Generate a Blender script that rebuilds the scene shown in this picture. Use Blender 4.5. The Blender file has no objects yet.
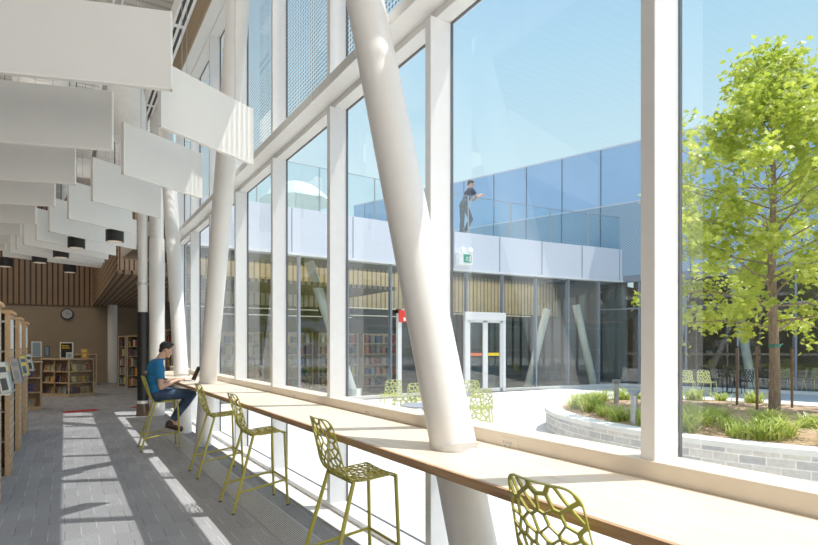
import bpy, bmesh, math, random
from mathutils import Vector, Matrix, noise
random.seed(7)
PI = math.pi
scene = bpy.context.scene
col = scene.collection

# ------------------------------------------------------------------ camera
F, CX, HY, H = 560.0, 409.0, 345.2, 1.65
TH = math.atan((409 - 64.3) / F)
CT, ST = math.cos(TH), math.sin(TH)
cam = bpy.data.cameras.new('camera')
cam.sensor_width = 36.0
cam.lens = F / 818 * 36.0
cam.shift_y = (HY - 272.5) / 818
cam.clip_start, cam.clip_end = 0.05, 400
camo = bpy.data.objects.new('camera', cam)
camo.location = (0, 0, H)
camo.rotation_euler = (PI / 2, 0, -TH)
col.objects.link(camo)
scene.camera = camo


def at_d(px, d, z):
    """point seen in column px at view depth d, with height z"""
    a = (px - CX) / F
    return Vector((d * (ST + a * CT), d * (CT - a * ST), z))


def at_z(px, py, z):
    return at_d(px, F * (H - z) / (py - HY), z)


# ------------------------------------------------------------------ materials
MATS = {}


def nodes_of(name):
    m = bpy.data.materials.new(name)
    m.use_nodes = True
    nt = m.node_tree
    return m, nt, nt.nodes, nt.links


def mat(name, color, rough=0.5, metal=0.0, var=0.06, scale=12.0, bump=0.0, bscale=80.0, spec=0.5, trans=0.0, emit=0.0, stretch=None):
    if name in MATS:
        return MATS[name]
    m, nt, N, L = nodes_of(name)
    b = N['Principled BSDF']
    tc = N.new('ShaderNodeTexCoord')
    mp = N.new('ShaderNodeMapping')
    if stretch:
        mp.inputs['Scale'].default_value = stretch
    L.new(tc.outputs['Object'], mp.inputs['Vector'])
    nz = N.new('ShaderNodeTexNoise')
    nz.inputs['Scale'].default_value = scale
    nz.inputs['Detail'].default_value = 4
    L.new(mp.outputs[0], nz.inputs['Vector'])
    rp = N.new('ShaderNodeValToRGB')
    c = Vector(color)
    lo = [max(0, x * (1 - var)) for x in c] + [1]
    hi = [min(1, x * (1 + var)) for x in c] + [1]
    rp.color_ramp.elements[0].color = lo
    rp.color_ramp.elements[1].color = hi
    rp.color_ramp.elements[0].position = 0.3
    rp.color_ramp.elements[1].position = 0.7
    L.new(nz.outputs['Fac'], rp.inputs['Fac'])
    L.new(rp.outputs['Color'], b.inputs['Base Color'])
    b.inputs['Roughness'].default_value = rough
    b.inputs['Metallic'].default_value = metal
    b.inputs['Specular IOR Level'].default_value = spec
    if trans:
        b.inputs['Transmission Weight'].default_value = trans
    if emit:
        L.new(rp.outputs['Color'], b.inputs['Emission Color'])
        b.inputs['Emission Strength'].default_value = emit
    if bump:
        n2 = N.new('ShaderNodeTexNoise')
        n2.inputs['Scale'].default_value = bscale
        L.new(mp.outputs[0], n2.inputs['Vector'])
        bp = N.new('ShaderNodeBump')
        bp.inputs['Strength'].default_value = bump
        bp.inputs['Distance'].default_value = 0.01
        L.new(n2.outputs['Fac'], bp.inputs['Height'])
        L.new(bp.outputs['Normal'], b.inputs['Normal'])
    MATS[name] = m
    return m


def wood(name, c1, c2, axis='Y', scale=6.0, rough=0.5):
    m, nt, N, L = nodes_of(name)
    b = N['Principled BSDF']
    tc = N.new('ShaderNodeTexCoord')
    mp = N.new('ShaderNodeMapping')
    sc = [14.0, 14.0, 14.0]
    sc['XYZ'.index(axis)] = 0.9
    mp.inputs['Scale'].default_value = sc
    L.new(tc.outputs['Object'], mp.inputs['Vector'])
    nz = N.new('ShaderNodeTexNoise')
    nz.inputs['Scale'].default_value = scale
    nz.inputs['Detail'].default_value = 6
    nz.inputs['Distortion'].default_value = 0.6
    L.new(mp.outputs[0], nz.inputs['Vector'])
    rp = N.new('ShaderNodeValToRGB')
    rp.color_ramp.elements[0].color = (*c1, 1)
    rp.color_ramp.elements[1].color = (*c2, 1)
    rp.color_ramp.elements[0].position = 0.35
    rp.color_ramp.elements[1].position = 0.65
    L.new(nz.outputs['Fac'], rp.inputs['Fac'])
    L.new(rp.outputs['Color'], b.inputs['Base Color'])
    b.inputs['Roughness'].default_value = rough
    MATS[name] = m
    return m


def glass_mat(name, tint, base=0.05, power=4.0, gain=0.9, extra=0.0, extra_col=(0.5, 0.6, 0.7)):
    m, nt, N, L = nodes_of(name)
    N.remove(N['Principled BSDF'])
    out = N['Material Output']
    tr = N.new('ShaderNodeBsdfTransparent')
    tr.inputs['Color'].default_value = (*tint, 1)
    gl = N.new('ShaderNodeBsdfGlossy')
    gl.inputs['Roughness'].default_value = 0.0
    gl.inputs['Color'].default_value = (1, 1, 1, 1)
    lw = N.new('ShaderNodeLayerWeight')
    lw.inputs['Blend'].default_value = 0.5
    pw = N.new('ShaderNodeMath'); pw.operation = 'POWER'
    pw.inputs[1].default_value = power
    L.new(lw.outputs['Facing'], pw.inputs[0])
    ma = N.new('ShaderNodeMath'); ma.operation = 'MULTIPLY_ADD'
    ma.inputs[1].default_value = gain
    ma.inputs[2].default_value = base
    ma.use_clamp = True
    L.new(pw.outputs[0], ma.inputs[0])
    mx = N.new('ShaderNodeMixShader')
    L.new(ma.outputs[0], mx.inputs[0])
    L.new(tr.outputs[0], mx.inputs[1])
    L.new(gl.outputs[0], mx.inputs[2])
    last = mx
    if extra:
        df = N.new('ShaderNodeBsdfDiffuse')
        df.inputs['Color'].default_value = (*extra_col, 1)
        m2 = N.new('ShaderNodeMixShader')
        m2.inputs[0].default_value = extra
        L.new(mx.outputs[0], m2.inputs[1])
        L.new(df.outputs[0], m2.inputs[2])
        last = m2
    L.new(last.outputs[0], out.inputs['Surface'])
    MATS[name] = m
    return m


def carpet_mat():
    m, nt, N, L = nodes_of('carpet_planks')
    b = N['Principled BSDF']

    def op(o, a, c=None, d=None):
        n = N.new('ShaderNodeMath'); n.operation = o
        for i, q in enumerate((a, c, d)):
            if q is None:
                continue
            if isinstance(q, (int, float)):
                n.inputs[i].default_value = q
            else:
                L.new(q, n.inputs[i])
        return n.outputs[0]
    tc = N.new('ShaderNodeTexCoord')
    sx = N.new('ShaderNodeSeparateXYZ'); L.new(tc.outputs['Object'], sx.inputs[0])
    X, Y = sx.outputs[0], sx.outputs[1]
    row = op('MULTIPLY', X, 1 / 0.125)
    fr = op('FRACT', row)
    rid = op('FLOOR', row)
    # every row of planks is slid along by its own amount; each plank is a shade lighter or darker
    wn = N.new('ShaderNodeTexWhiteNoise'); wn.noise_dimensions = '1D'; L.new(rid, wn.inputs['W'])
    yy = op('ADD', op('MULTIPLY', Y, 1 / 0.5), op('MULTIPLY', wn.outputs['Value'], 5.0))
    fy = op('FRACT', yy)
    w2 = N.new('ShaderNodeTexWhiteNoise'); w2.noise_dimensions = '2D'
    cb = N.new('ShaderNodeCombineXYZ'); L.new(rid, cb.inputs[0]); L.new(op('FLOOR', yy), cb.inputs[1]); L.new(cb.outputs[0], w2.inputs['Vector'])
    line = op('MULTIPLY', op('LESS_THAN', fr, 0.055), op('LESS_THAN', fy, 0.55))
    pale = op('MULTIPLY', line, op('GREATER_THAN', w2.outputs['Value'], 0.45))
    dark = op('MULTIPLY', line, op('LESS_THAN', w2.outputs['Value'], 0.45))
    nz = N.new('ShaderNodeTexNoise'); nz.inputs['Scale'].default_value = 60; nz.inputs['Detail'].default_value = 4
    mp2 = N.new('ShaderNodeMapping'); mp2.inputs['Scale'].default_value = (2.2, 0.6, 1)
    L.new(tc.outputs['Object'], mp2.inputs['Vector']); L.new(mp2.outputs[0], nz.inputs['Vector'])
    big = N.new('ShaderNodeTexNoise'); big.inputs['Scale'].default_value = 0.7; L.new(tc.outputs['Object'], big.inputs['Vector'])
    v = op('MULTIPLY_ADD', nz.outputs['Fac'], 0.34, 0.15)
    v = op('MULTIPLY', v, op('MULTIPLY_ADD', w2.outputs['Value'], 0.16, 0.90))
    v = op('MULTIPLY', v, op('MULTIPLY_ADD', big.outputs['Fac'], 0.25, 0.87))
    v = op('ADD', v, op('MULTIPLY', pale, 0.15))
    v = op('SUBTRACT', v, op('MULTIPLY', dark, 0.11))
    cc = N.new('ShaderNodeCombineColor')
    L.new(op('MULTIPLY', v, 0.99), cc.inputs[0]); L.new(op('MULTIPLY', v, 0.99), cc.inputs[1]); L.new(op('MULTIPLY', v, 1.04), cc.inputs[2])
    L.new(cc.outputs[0], b.inputs['Base Color'])
    b.inputs['Roughness'].default_value = 0.95
    b.inputs['Specular IOR Level'].default_value = 0.1
    MATS['carpet'] = m
    return m


def brick_mat():
    m, nt, N, L = nodes_of('grey_stone_blocks')
    b = N['Principled BSDF']
    tc = N.new('ShaderNodeTexCoord')
    br = N.new('ShaderNodeTexBrick')
    br.inputs['Scale'].default_value = 1.0
    br.inputs['Brick Width'].default_value = 0.29
    br.inputs['Row Height'].default_value = 0.105
    br.inputs['Mortar Size'].default_value = 0.008
    br.inputs['Color1'].default_value = (0.40, 0.40, 0.415, 1)
    br.inputs['Color2'].default_value = (0.66, 0.62, 0.57, 1)
    br.inputs['Mortar'].default_value = (0.78, 0.76, 0.72, 1)
    L.new(tc.outputs['UV'], br.inputs['Vector'])
    nz = N.new('ShaderNodeTexNoise')
    nz.inputs['Scale'].default_value = 18
    nz.inputs['Detail'].default_value = 5
    L.new(tc.outputs['Object'], nz.inputs['Vector'])
    mr = N.new('ShaderNodeMapRange')
    mr.inputs[3].default_value = 0.7; mr.inputs[4].default_value = 1.3
    L.new(nz.outputs['Fac'], mr.inputs[0])
    ml = N.new('ShaderNodeVectorMath'); ml.operation = 'SCALE'
    L.new(br.outputs['Color'], ml.inputs[0])
    L.new(mr.outputs[0], ml.inputs['Scale'])
    L.new(ml.outputs[0], b.inputs['Base Color'])
    b.inputs['Roughness'].default_value = 0.9
    bp = N.new('ShaderNodeBump'); bp.inputs['Strength'].default_value = 0.5
    bp.inputs['Distance'].default_value = 0.01
    L.new(nz.outputs['Fac'], bp.inputs['Height'])
    L.new(bp.outputs['Normal'], b.inputs['Normal'])
    MATS['brick'] = m
    return m


def perforated_mat(name, color, freq, thresh, base_color=None, ax='YZ', stripes=False):
    """expanded metal: solid diamonds with open holes (or holes showing base_color)"""
    m, nt, N, L = nodes_of(name)
    b = N['Principled BSDF']
    out = N['Material Output']
    tc = N.new('ShaderNodeTexCoord')
    sx = N.new('ShaderNodeSeparateXYZ')
    L.new(tc.outputs['Object'], sx.inputs[0])
    u, v = sx.outputs['XYZ'.index(ax[0])], sx.outputs['XYZ'.index(ax[1])]

    def op(o, a, c=None):
        n = N.new('ShaderNodeMath'); n.operation = o
        for i, q in enumerate((a, c)):
            if q is None:
                continue
            if isinstance(q, (int, float)):
                n.inputs[i].default_value = q
            else:
                L.new(q, n.inputs[i])
        return n.outputs[0]
    su = op('ADD', op('MULTIPLY', u, 0.85), v)
    di = op('SUBTRACT', op('MULTIPLY', u, 0.85), v)
    a = op('SINE', op('MULTIPLY', su, freq))
    c = op('SINE', op('MULTIPLY', di, freq))
    f = op('LESS_THAN', a if stripes else op('MULTIPLY', a, c), thresh)
    b.inputs['Base Color'].default_value = (*color, 1)
    b.inputs['Roughness'].default_value = 0.5
    if base_color:
        mx = N.new('ShaderNodeMix'); mx.data_type = 'RGBA'
        L.new(f, mx.inputs['Factor'])
        mx.inputs[6].default_value = (*color, 1)
        mx.inputs[7].default_value = (*base_color, 1)
        L.new(mx.outputs[2], b.inputs['Base Color'])
    else:
        tr = N.new('ShaderNodeBsdfTransparent')
        ms = N.new('ShaderNodeMixShader')
        L.new(f, ms.inputs[0])
        L.new(b.outputs[0], ms.inputs[1])
        L.new(tr.outputs[0], ms.inputs[2])
        L.new(ms.outputs[0], out.inputs['Surface'])
    MATS[name] = m
    return m


def leaf_mat(name, c1, c2, transl):
    m, nt, N, L = nodes_of(name)
    N.remove(N['Principled BSDF'])
    out = N['Material Output']
    tc = N.new('ShaderNodeTexCoord')
    nz = N.new('ShaderNodeTexNoise'); nz.inputs['Scale'].default_value = 5.0; nz.inputs['Detail'].default_value = 4
    L.new(tc.outputs['Object'], nz.inputs['Vector'])
    rp = N.new('ShaderNodeValToRGB')
    rp.color_ramp.elements[0].color = (*c1, 1); rp.color_ramp.elements[1].color = (*c2, 1)
    rp.color_ramp.elements[0].position = 0.35; rp.color_ramp.elements[1].position = 0.65
    L.new(nz.outputs['Fac'], rp.inputs['Fac'])
    d = N.new('ShaderNodeBsdfDiffuse'); t = N.new('ShaderNodeBsdfTranslucent')
    L.new(rp.outputs[0], d.inputs[0]); L.new(rp.outputs[0], t.inputs[0])
    mx = N.new('ShaderNodeMixShader'); mx.inputs[0].default_value = transl
    L.new(d.outputs[0], mx.inputs[1]); L.new(t.outputs[0], mx.inputs[2])
    g = N.new('ShaderNodeBsdfGlossy'); g.inputs['Roughness'].default_value = 0.4
    m2 = N.new('ShaderNodeMixShader'); m2.inputs[0].default_value = 0.05
    L.new(mx.outputs[0], m2.inputs[1]); L.new(g.outputs[0], m2.inputs[2])
    L.new(m2.outputs[0], out.inputs['Surface'])
    MATS[name] = m
    return m


def slat_mat(name, c1, dark, freq, axis):
    """vertical timber battens with dark gaps between"""
    m, nt, N, L = nodes_of(name)
    b = N['Principled BSDF']
    tc = N.new('ShaderNodeTexCoord')
    sx = N.new('ShaderNodeSeparateXYZ'); L.new(tc.outputs['Object'], sx.inputs[0])
    mu = N.new('ShaderNodeMath'); mu.operation = 'MULTIPLY'; mu.inputs[1].default_value = freq
    L.new(sx.outputs[axis], mu.inputs[0])
    fr = N.new('ShaderNodeMath'); fr.operation = 'FRACT'; L.new(mu.outputs[0], fr.inputs[0])
    gt = N.new('ShaderNodeMath'); gt.operation = 'GREATER_THAN'; gt.inputs[1].default_value = 0.68
    L.new(fr.outputs[0], gt.inputs[0])
    nz = N.new('ShaderNodeTexNoise'); nz.inputs['Scale'].default_value = freq * 0.5
    L.new(tc.outputs['Object'], nz.inputs['Vector'])
    rp = N.new('ShaderNodeValToRGB')
    rp.color_ramp.elements[0].color = (*[x * 0.75 for x in c1], 1); rp.color_ramp.elements[1].color = (*[x * 1.2 for x in c1], 1)
    L.new(nz.outputs['Fac'], rp.inputs['Fac'])
    mx = N.new('ShaderNodeMix'); mx.data_type = 'RGBA'
    L.new(gt.outputs[0], mx.inputs['Factor']); L.new(rp.outputs[0], mx.inputs[6])
    mx.inputs[7].default_value = (*dark, 1)
    L.new(mx.outputs[2], b.inputs['Base Color'])
    b.inputs['Roughness'].default_value = 0.6
    MATS[name] = m
    return m


M = MATS
mat('white_paint', (0.82, 0.81, 0.79), 0.45, var=0.02)
mat('sill_bounce_tint', (0.72, 0.63, 0.52), 0.4, var=0.02)  # warm bounce off the sunlit counter is put into this base colour
mat('frame_white', (0.77, 0.765, 0.765), 0.35, var=0.02)
mat('gasket', (0.10, 0.10, 0.11), 0.6)
mat('baffle_felt', (0.80, 0.79, 0.765), 0.9, var=0.012, scale=3)
mat('baffle_edge', (0.93, 0.91, 0.87), 0.8, var=0.01)
mat('green_metal', (0.40, 0.365, 0.05), 0.38, var=0.05)
mat('pale_green_metal', (0.56, 0.58, 0.22), 0.4, var=0.05)
mat('dark_metal', (0.02, 0.021, 0.023), 0.45, var=0.1)
mat('grey_metal', (0.42, 0.42, 0.43), 0.35, metal=0.6, var=0.05)
mat('column_paint', (0.82, 0.80, 0.775), 0.38, var=0.015)
mat('duct_white', (0.74, 0.73, 0.70), 0.5, var=0.04)
mat('beige_wall', (0.30, 0.235, 0.165), 0.85, var=0.04, scale=2)
mat('black', (0.012, 0.012, 0.013), 0.5)
mat('brown_wrap', (0.14, 0.095, 0.07), 0.8, var=0.25)
mat('red_carpet', (0.42, 0.015, 0.015), 0.95, var=0.15, scale=40)
mat('concrete', (0.66, 0.65, 0.63), 0.85, var=0.04, scale=3, bump=0.1)
mat('coping', (0.76, 0.74, 0.70), 0.85, var=0.06, scale=6)
mat('mulch', (0.46, 0.30, 0.19), 0.95, var=0.45, scale=30, bump=0.9, bscale=40)
mat('bark', (0.30, 0.21, 0.15), 0.9, var=0.35, scale=10, bump=0.8, bscale=30, stretch=(4, 4, 0.8))
mat('stake_wood', (0.20, 0.115, 0.06), 0.8, var=0.2)
mat('tie_green', (0.03, 0.22, 0.17), 0.6)
mat('lilac_panel', (0.64, 0.67, 0.76), 0.4, var=0.02)
mat('grey_panel', (0.22, 0.25, 0.31), 0.4, var=0.03)
mat('soffit_white', (0.72, 0.73, 0.76), 0.5)
mat('sky_tint_spandrel', (0.36, 0.54, 0.77), 0.45, var=0.05, scale=0.4)  # reflected sky painted into the base colour of the glass panels
mat('seam', (0.10, 0.14, 0.20), 0.5)
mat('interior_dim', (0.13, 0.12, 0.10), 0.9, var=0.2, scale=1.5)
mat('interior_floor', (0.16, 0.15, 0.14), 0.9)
mat('linear_light', (0.9, 0.82, 0.68), 0.5, emit=0.45)
mat('umbrella_cloth', (0.74, 0.83, 0.76), 0.8, var=0.03)
mat('paper', (0.85, 0.84, 0.81), 0.8, var=0.02)
mat('aluminium', (0.62, 0.62, 0.61), 0.35, metal=0.7, var=0.04)
mat('grille', (0.55, 0.55, 0.56), 0.4, metal=0.3)
mat('skin', (0.60, 0.355, 0.25), 0.5, var=0.06, scale=25)
mat('hair', (0.022, 0.017, 0.014), 0.6, var=0.3, scale=80)
mat('shirt_blue', (0.010, 0.16, 0.36), 0.85, var=0.10, scale=9, bump=0.3, bscale=14)
mat('denim', (0.035, 0.065, 0.125), 0.9, var=0.35, scale=7, bump=0.4, bscale=18)
mat('shoe_brown', (0.055, 0.030, 0.022), 0.55, var=0.15)
mat('sole', (0.03, 0.025, 0.022), 0.8)
mat('belt', (0.25, 0.10, 0.03), 0.6)
mat('shirt_navy', (0.025, 0.04, 0.085), 0.85, var=0.1)
mat('trousers_dark', (0.02, 0.022, 0.028), 0.9, var=0.2)
mat('eye', (0.01, 0.008, 0.008), 0.2)
mat('laptop_silver', (0.75, 0.75, 0.76), 0.35, metal=0.3)
mat('laptop_screen', (0.014, 0.012, 0.013), 0.12)
mat('sign_green', (0.0, 0.30, 0.19), 0.5)
mat('sign_white', (0.88, 0.88, 0.86), 0.5)
mat('sign_red', (0.75, 0.04, 0.02), 0.5)
mat('strip_yellow', (0.85, 0.60, 0.02), 0.5)
mat('strip_orange', (0.75, 0.20, 0.10), 0.5)
mat('clock_face', (0.42, 0.44, 0.47), 0.5)
mat('lamp_inner', (0.8, 0.7, 0.55), 0.5, emit=0.25)
wood('counter_wood', (0.70, 0.575, 0.435), (0.80, 0.685, 0.54), 'Y', 3.0, 0.42)
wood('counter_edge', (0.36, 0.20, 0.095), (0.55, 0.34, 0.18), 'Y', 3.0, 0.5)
wood('shelf_wood', (0.50, 0.365, 0.235), (0.60, 0.455, 0.30), 'Z', 2.0, 0.6)
wood('shelf_cap', (0.60, 0.35, 0.165), (0.72, 0.46, 0.24), 'Y', 2.0, 0.6)
wood('fascia_wood', (0.36, 0.255, 0.145), (0.44, 0.325, 0.195), 'Y', 1.0, 0.6)
slat_mat('slat_wall', (0.27, 0.165, 0.092), (0.02, 0.014, 0.01), 5.0, 0)
slat_mat('slat_soffit', (0.30, 0.195, 0.115), (0.03, 0.02, 0.014), 5.5, 0)
slat_mat('slat_side', (0.30, 0.195, 0.115), (0.03, 0.02, 0.014), 5.5, 2)
slat_mat('slat_pale', (0.62, 0.50, 0.31), (0.24, 0.18, 0.11), 5.2, 0)
slat_mat('deck_white', (0.80, 0.79, 0.75), (0.55, 0.54, 0.50), 4.0, 1)
glass_mat('window_glass', (0.965, 0.985, 0.985), 0.075, 4.5, 0.5)
glass_mat('facade_glass', (0.76, 0.83, 0.80), 0.09, 4.0, 0.6)
glass_mat('rail_glass', (0.80, 0.90, 0.93), 0.04, 4.0, 0.3, 0.10, (0.45, 0.68, 0.80))
perforated_mat('mesh_screen', (0.30, 0.28, 0.24), 58.0, 0.12)
perforated_mat('mesh_blue', (0.30, 0.38, 0.50), 30.0, 0.0, (0.04, 0.08, 0.14))
leaf_mat('maple_leaf', (0.36, 0.46, 0.030), (0.66, 0.70, 0.11), 0.5)
leaf_mat('grass_blade', (0.38, 0.50, 0.06), (0.66, 0.70, 0.20), 0.45)
carpet_mat()
brick_mat()


# ------------------------------------------------------------------ mesh helpers
def bx(bm, lo, hi):
    (x0, y0, z0), (x1, y1, z1) = lo, hi
    v = [bm.verts.new(p) for p in ((x0, y0, z0), (x1, y0, z0), (x1, y1, z0), (x0, y1, z0),
                                   (x0, y0, z1), (x1, y0, z1), (x1, y1, z1), (x0, y1, z1))]
    for f in ((0, 3, 2, 1), (4, 5, 6, 7), (0, 1, 5, 4), (1, 2, 6, 5), (2, 3, 7, 6), (3, 0, 4, 7)):
        bm.faces.new([v[i] for i in f])
    return v


def bxm(bm, mtx, lo, hi):
    v = bx(bm, lo, hi)
    for q in v:
        q.co = mtx @ q.co
    return v


def frame_z(p0, p1):
    d = (Vector(p1) - Vector(p0)).normalized()
    a = Vector((0, 0, 1)) if abs(d.z) < 0.95 else Vector((1, 0, 0))
    u = d.cross(a).normalized()
    return u, d.cross(u)


def tube(bm, pts, rad, seg=10, caps=True):
    """round tube through pts; rad a number or a list"""
    pts = [Vector(p) for p in pts]
    n = len(pts)
    rs = rad if isinstance(rad, (list, tuple)) else [rad] * n
    rings = []
    u, v = frame_z(pts[0], pts[1])
    for i, p in enumerate(pts):
        if i == 0: d = pts[1] - pts[0]
        elif i == n - 1: d = pts[-1] - pts[-2]
        else: d = (pts[i + 1] - pts[i]).normalized() + (pts[i] - pts[i - 1]).normalized()
        d.normalize()
        u = (u - d * u.dot(d)).normalized()
        v = d.cross(u)
        rings.append([bm.verts.new(p + (u * math.cos(2 * PI * k / seg) + v * math.sin(2 * PI * k / seg)) * rs[i]) for k in range(seg)])
    for a, b in zip(rings, rings[1:]):
        for k in range(seg):
            bm.faces.new((a[k], a[(k + 1) % seg], b[(k + 1) % seg], b[k]))
    if caps:
        bm.faces.new(list(reversed(rings[0])))
        bm.faces.new(rings[-1])
    return rings


def ball(bm, c, r, seg=12, mtx=None):
    r = r if isinstance(r, (tuple, list)) else (r, r, r)
    m = Matrix.Translation(c) @ (mtx or Matrix()) @ Matrix.Diagonal((*r, 1))
    bmesh.ops.create_uvsphere(bm, u_segments=seg, v_segments=max(6, seg // 2 + 2), radius=1, matrix=m)


def prism(bm, poly, z0, z1):
    a = [bm.verts.new((x, y, z0)) for x, y in poly]
    b = [bm.verts.new((x, y, z1)) for x, y in poly]
    n = len(a)
    bm.faces.new(list(reversed(a))); bm.faces.new(b)
    for i in range(n):
        bm.faces.new((a[i], a[(i + 1) % n], b[(i + 1) % n], b[i]))


def new_obj(name, bm, m, parent=None, smooth=False, bevel=0.0, recalc=True):
    if recalc:
        bmesh.ops.recalc_face_normals(bm, faces=bm.faces)
    me = bpy.data.meshes.new(name)
    bm.to_mesh(me)
    bm.free()
    for x in (m if isinstance(m, (list, tuple)) else [m]):
        me.materials.append(MATS[x] if isinstance(x, str) else x)
    if smooth:
        me.shade_smooth()
        try:
            me.set_sharp_from_angle(angle=math.radians(40))
        except Exception:
            pass
    o = bpy.data.objects.new(name, me)
    col.objects.link(o)
    if parent:
        o.parent = parent
    if bevel:
        md = o.modifiers.new('bevel', 'BEVEL')
        md.width = bevel; md.segments = 2; md.limit_method = 'ANGLE'
    return o


def tag(o, label, cat, group=None):
    o['label'] = label
    o['category'] = cat
    if group:
        o['group'] = group
    return o


def thing(name, label, cat, loc=(0, 0, 0), rz=0.0, group=None):
    o = bpy.data.objects.new(name, None)
    o.empty_display_size = 0.1
    o.location = loc
    o.rotation_euler = (0, 0, rz)
    col.objects.link(o)
    return tag(o, label, cat, group)


def struct(name, bm, m, parent=None, **k):
    o = new_obj(name, bm, m, parent, **k)
    o['kind'] = 'structure'
    return o


def dup(root, loc, rz=None, label=None, group=None):
    r = root.copy(); col.objects.link(r)
    r.location = loc
    if rz is not None:
        r.rotation_euler = (0, 0, rz)
    if label: r['label'] = label
    if group: r['group'] = group
    for ch in list(root.children):
        c = ch.copy(); col.objects.link(c); c.parent = r
        for g in list(ch.children):
            d = g.copy(); col.objects.link(d); d.parent = c
    return r


ORD = ['first', 'second', 'third', 'fourth', 'fifth', 'sixth', 'seventh', 'eighth', 'ninth', 'tenth', 'eleventh', 'twelfth',
       'thirteenth', 'fourteenth', 'fifteenth', 'sixteenth', 'seventeenth', 'eighteenth', 'nineteenth', 'twentieth']

# ================================================================== SETTING
YA, YB = -2.05, 15.0        # extent of the glazed wall
# floor
bm = bmesh.new(); bx(bm, (-12, -6, -0.2), (2.06, 30, 0.0)); bx(bm, (2.06, 15.05, -0.2), (9.0, 30, 0.0))
struct('floor', bm, 'carpet')
# pale sill strip on the floor at the glass
bm = bmesh.new(); bx(bm, (2.06, YA, -0.2), (2.5, YB, 0.02))
struct('trim_1', bm, 'frame_white')
bm = bmesh.new(); bx(bm, (2.25, YA, 0.02), (2.47, YB, 0.075))
struct('baseboard_right', bm, 'frame_white', bevel=0.004)
# floor convector grille: frame and thin bars
g = thing('floor_grille', 'long grey metal grille set in the floor under the stools', 'floor grille', (1.70, 3.5, 0.0))
bm = bmesh.new()
bx(bm, (-0.15, -4.5, 0.001), (-0.135, 7.6, 0.006)); bx(bm, (0.135, -4.5, 0.001), (0.15, 7.6, 0.006))
new_obj('frame', bm, 'grey_metal', g)
bm = bmesh.new()
for k in range(14):
    x = -0.127 + k * 0.0195
    bx(bm, (x, -4.5, 0.001), (x + 0.011, 7.6, 0.005))
new_obj('grating', bm, 'grille', g)
bm = bmesh.new(); bx(bm, (-0.135, -4.5, 0.0005), (0.135, 7.6, 0.0015))
new_obj('trough', bm, 'black', g)

# mullions
MY = [-2.01 + 1.8 * k for k in range(10)]            # -2.01 ... 14.19
MY = [1.594 + 1.8 * k for k in range(-2, 8)]
n = 0
for y in MY:
    bm = bmesh.new()
    bx(bm, (2.25, y - 0.0365, 0.075), (2.425, y + 0.0365, 4.03))
    bx(bm, (2.25, y - 0.0365, 4.18), (2.425, y + 0.0365, 7.28))
    n += 1
    o = struct('trim_%d' % (n + 1), bm, 'frame_white', bevel=0.003)
n += 1
# sill rail at counter height
bm = bmesh.new(); bx(bm, (2.232, YA, 1.0), (2.43, YB, 1.132))
n += 1; struct('trim_%d' % n, bm, 'sill_bounce_tint', bevel=0.004)
# transom under the beam, upper head
bm = bmesh.new(); bx(bm, (2.30, YA, 4.03), (2.46, YB, 4.085))
n += 1; struct('trim_%d' % n, bm, 'white_paint', bevel=0.003)
bm = bmesh.new(); bx(bm, (2.25, YA, 7.28), (2.46, YB, 7.36))
n += 1; struct('trim_%d' % n, bm, 'white_paint')
# flat box beam
bm = bmesh.new(); bx(bm, (2.11, YA, 4.085), (2.46, YB, 4.185))
bo = thing('steel_beam', 'flat white painted steel beam running above the lower windows', 'beam')
new_obj('beam_body', bm, 'white_paint', bo, bevel=0.006)
bm = bmesh.new()
for y in (2.9, 5.3, 7.6, 9.9, 12.2):
    bx(bm, (2.105, y - 0.004, 4.083), (2.46, y + 0.004, 4.186))
new_obj('joint', bm, 'baffle_edge', bo)
# windows (pane + gasket), lower and upper
k = 0
edges = [YA] + MY + [YB]
for (z0, z1) in ((0.075, 4.03), (4.185, 7.28)):
    for a, b in zip(edges, edges[1:]):
        if b - a < 0.3:
            continue
        k += 1
        y0, y1 = a + 0.036, b - 0.036
        bm = bmesh.new()
        t = 0.006
        for lo, hi in (((2.426, y0, z0), (2.448, y0 + t, z1)), ((2.426, y1 - t, z0), (2.448, y1, z1)),
                       ((2.426, y0, z0), (2.448, y1, z0 + t)), ((2.426, y0, z1 - t), (2.448, y1, z1))):
            bx(bm, lo, hi)
        w = struct('window_%d' % k, bm, 'gasket')
        bm = bmesh.new()
        v = [bm.verts.new(p) for p in ((2.438, y0, z0), (2.438, y1, z0), (2.438, y1, z1), (2.438, y0, z1))]
        bm.faces.new(v)
        struct('pane', bm, 'window_glass', w)
# exterior perforated screen in front of the upper windows
sc_ = thing('perforated_screen', 'pale perforated metal screen hung outside the upper windows', 'screen', (2.77, 6.5, 6.2))
bm = bmesh.new()
v = [bm.verts.new(p) for p in ((0, -8.5, -1.26), (0, 8.9, -1.26), (0, 8.9, 2.0), (0, -8.5, 2.0))]
bm.faces.new(v)
new_obj('mesh_sheet', bm, 'mesh_screen', sc_, recalc=False)
bm = bmesh.new()
bx(bm, (-0.03, -8.5, -1.45), (0.03, 8.9, -1.26)); bx(bm, (-0.03, -8.5, 2.0), (0.03, 8.9, 2.1))  # lower bar added out of sight behind the beam to shade a floor strip
new_obj('frame', bm, 'frame_white', sc_)

# bulkhead above the window head
bm = bmesh.new()
bx(bm, (2.06, YA, 7.30), (2.25, YB, 7.34)); bx(bm, (2.25, YA, 7.36), (2.6, YB, 9.4))
struct('wall_right', bm, 'white_paint')
bm = bmesh.new(); bx(bm, (2.04, YA, 7.30), (2.06, YB, 7.86))
n += 1; struct('trim_%d' % n, bm, 'fascia_wood')
# ceiling
bm = bmesh.new(); bx(bm, (-12, -6, 8.6), (3.05, 30, 8.9)); bx(bm, (2.6, -6, 8.3), (3.05, 15.2, 8.6))
struct('ceiling', bm, 'deck_white')
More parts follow.
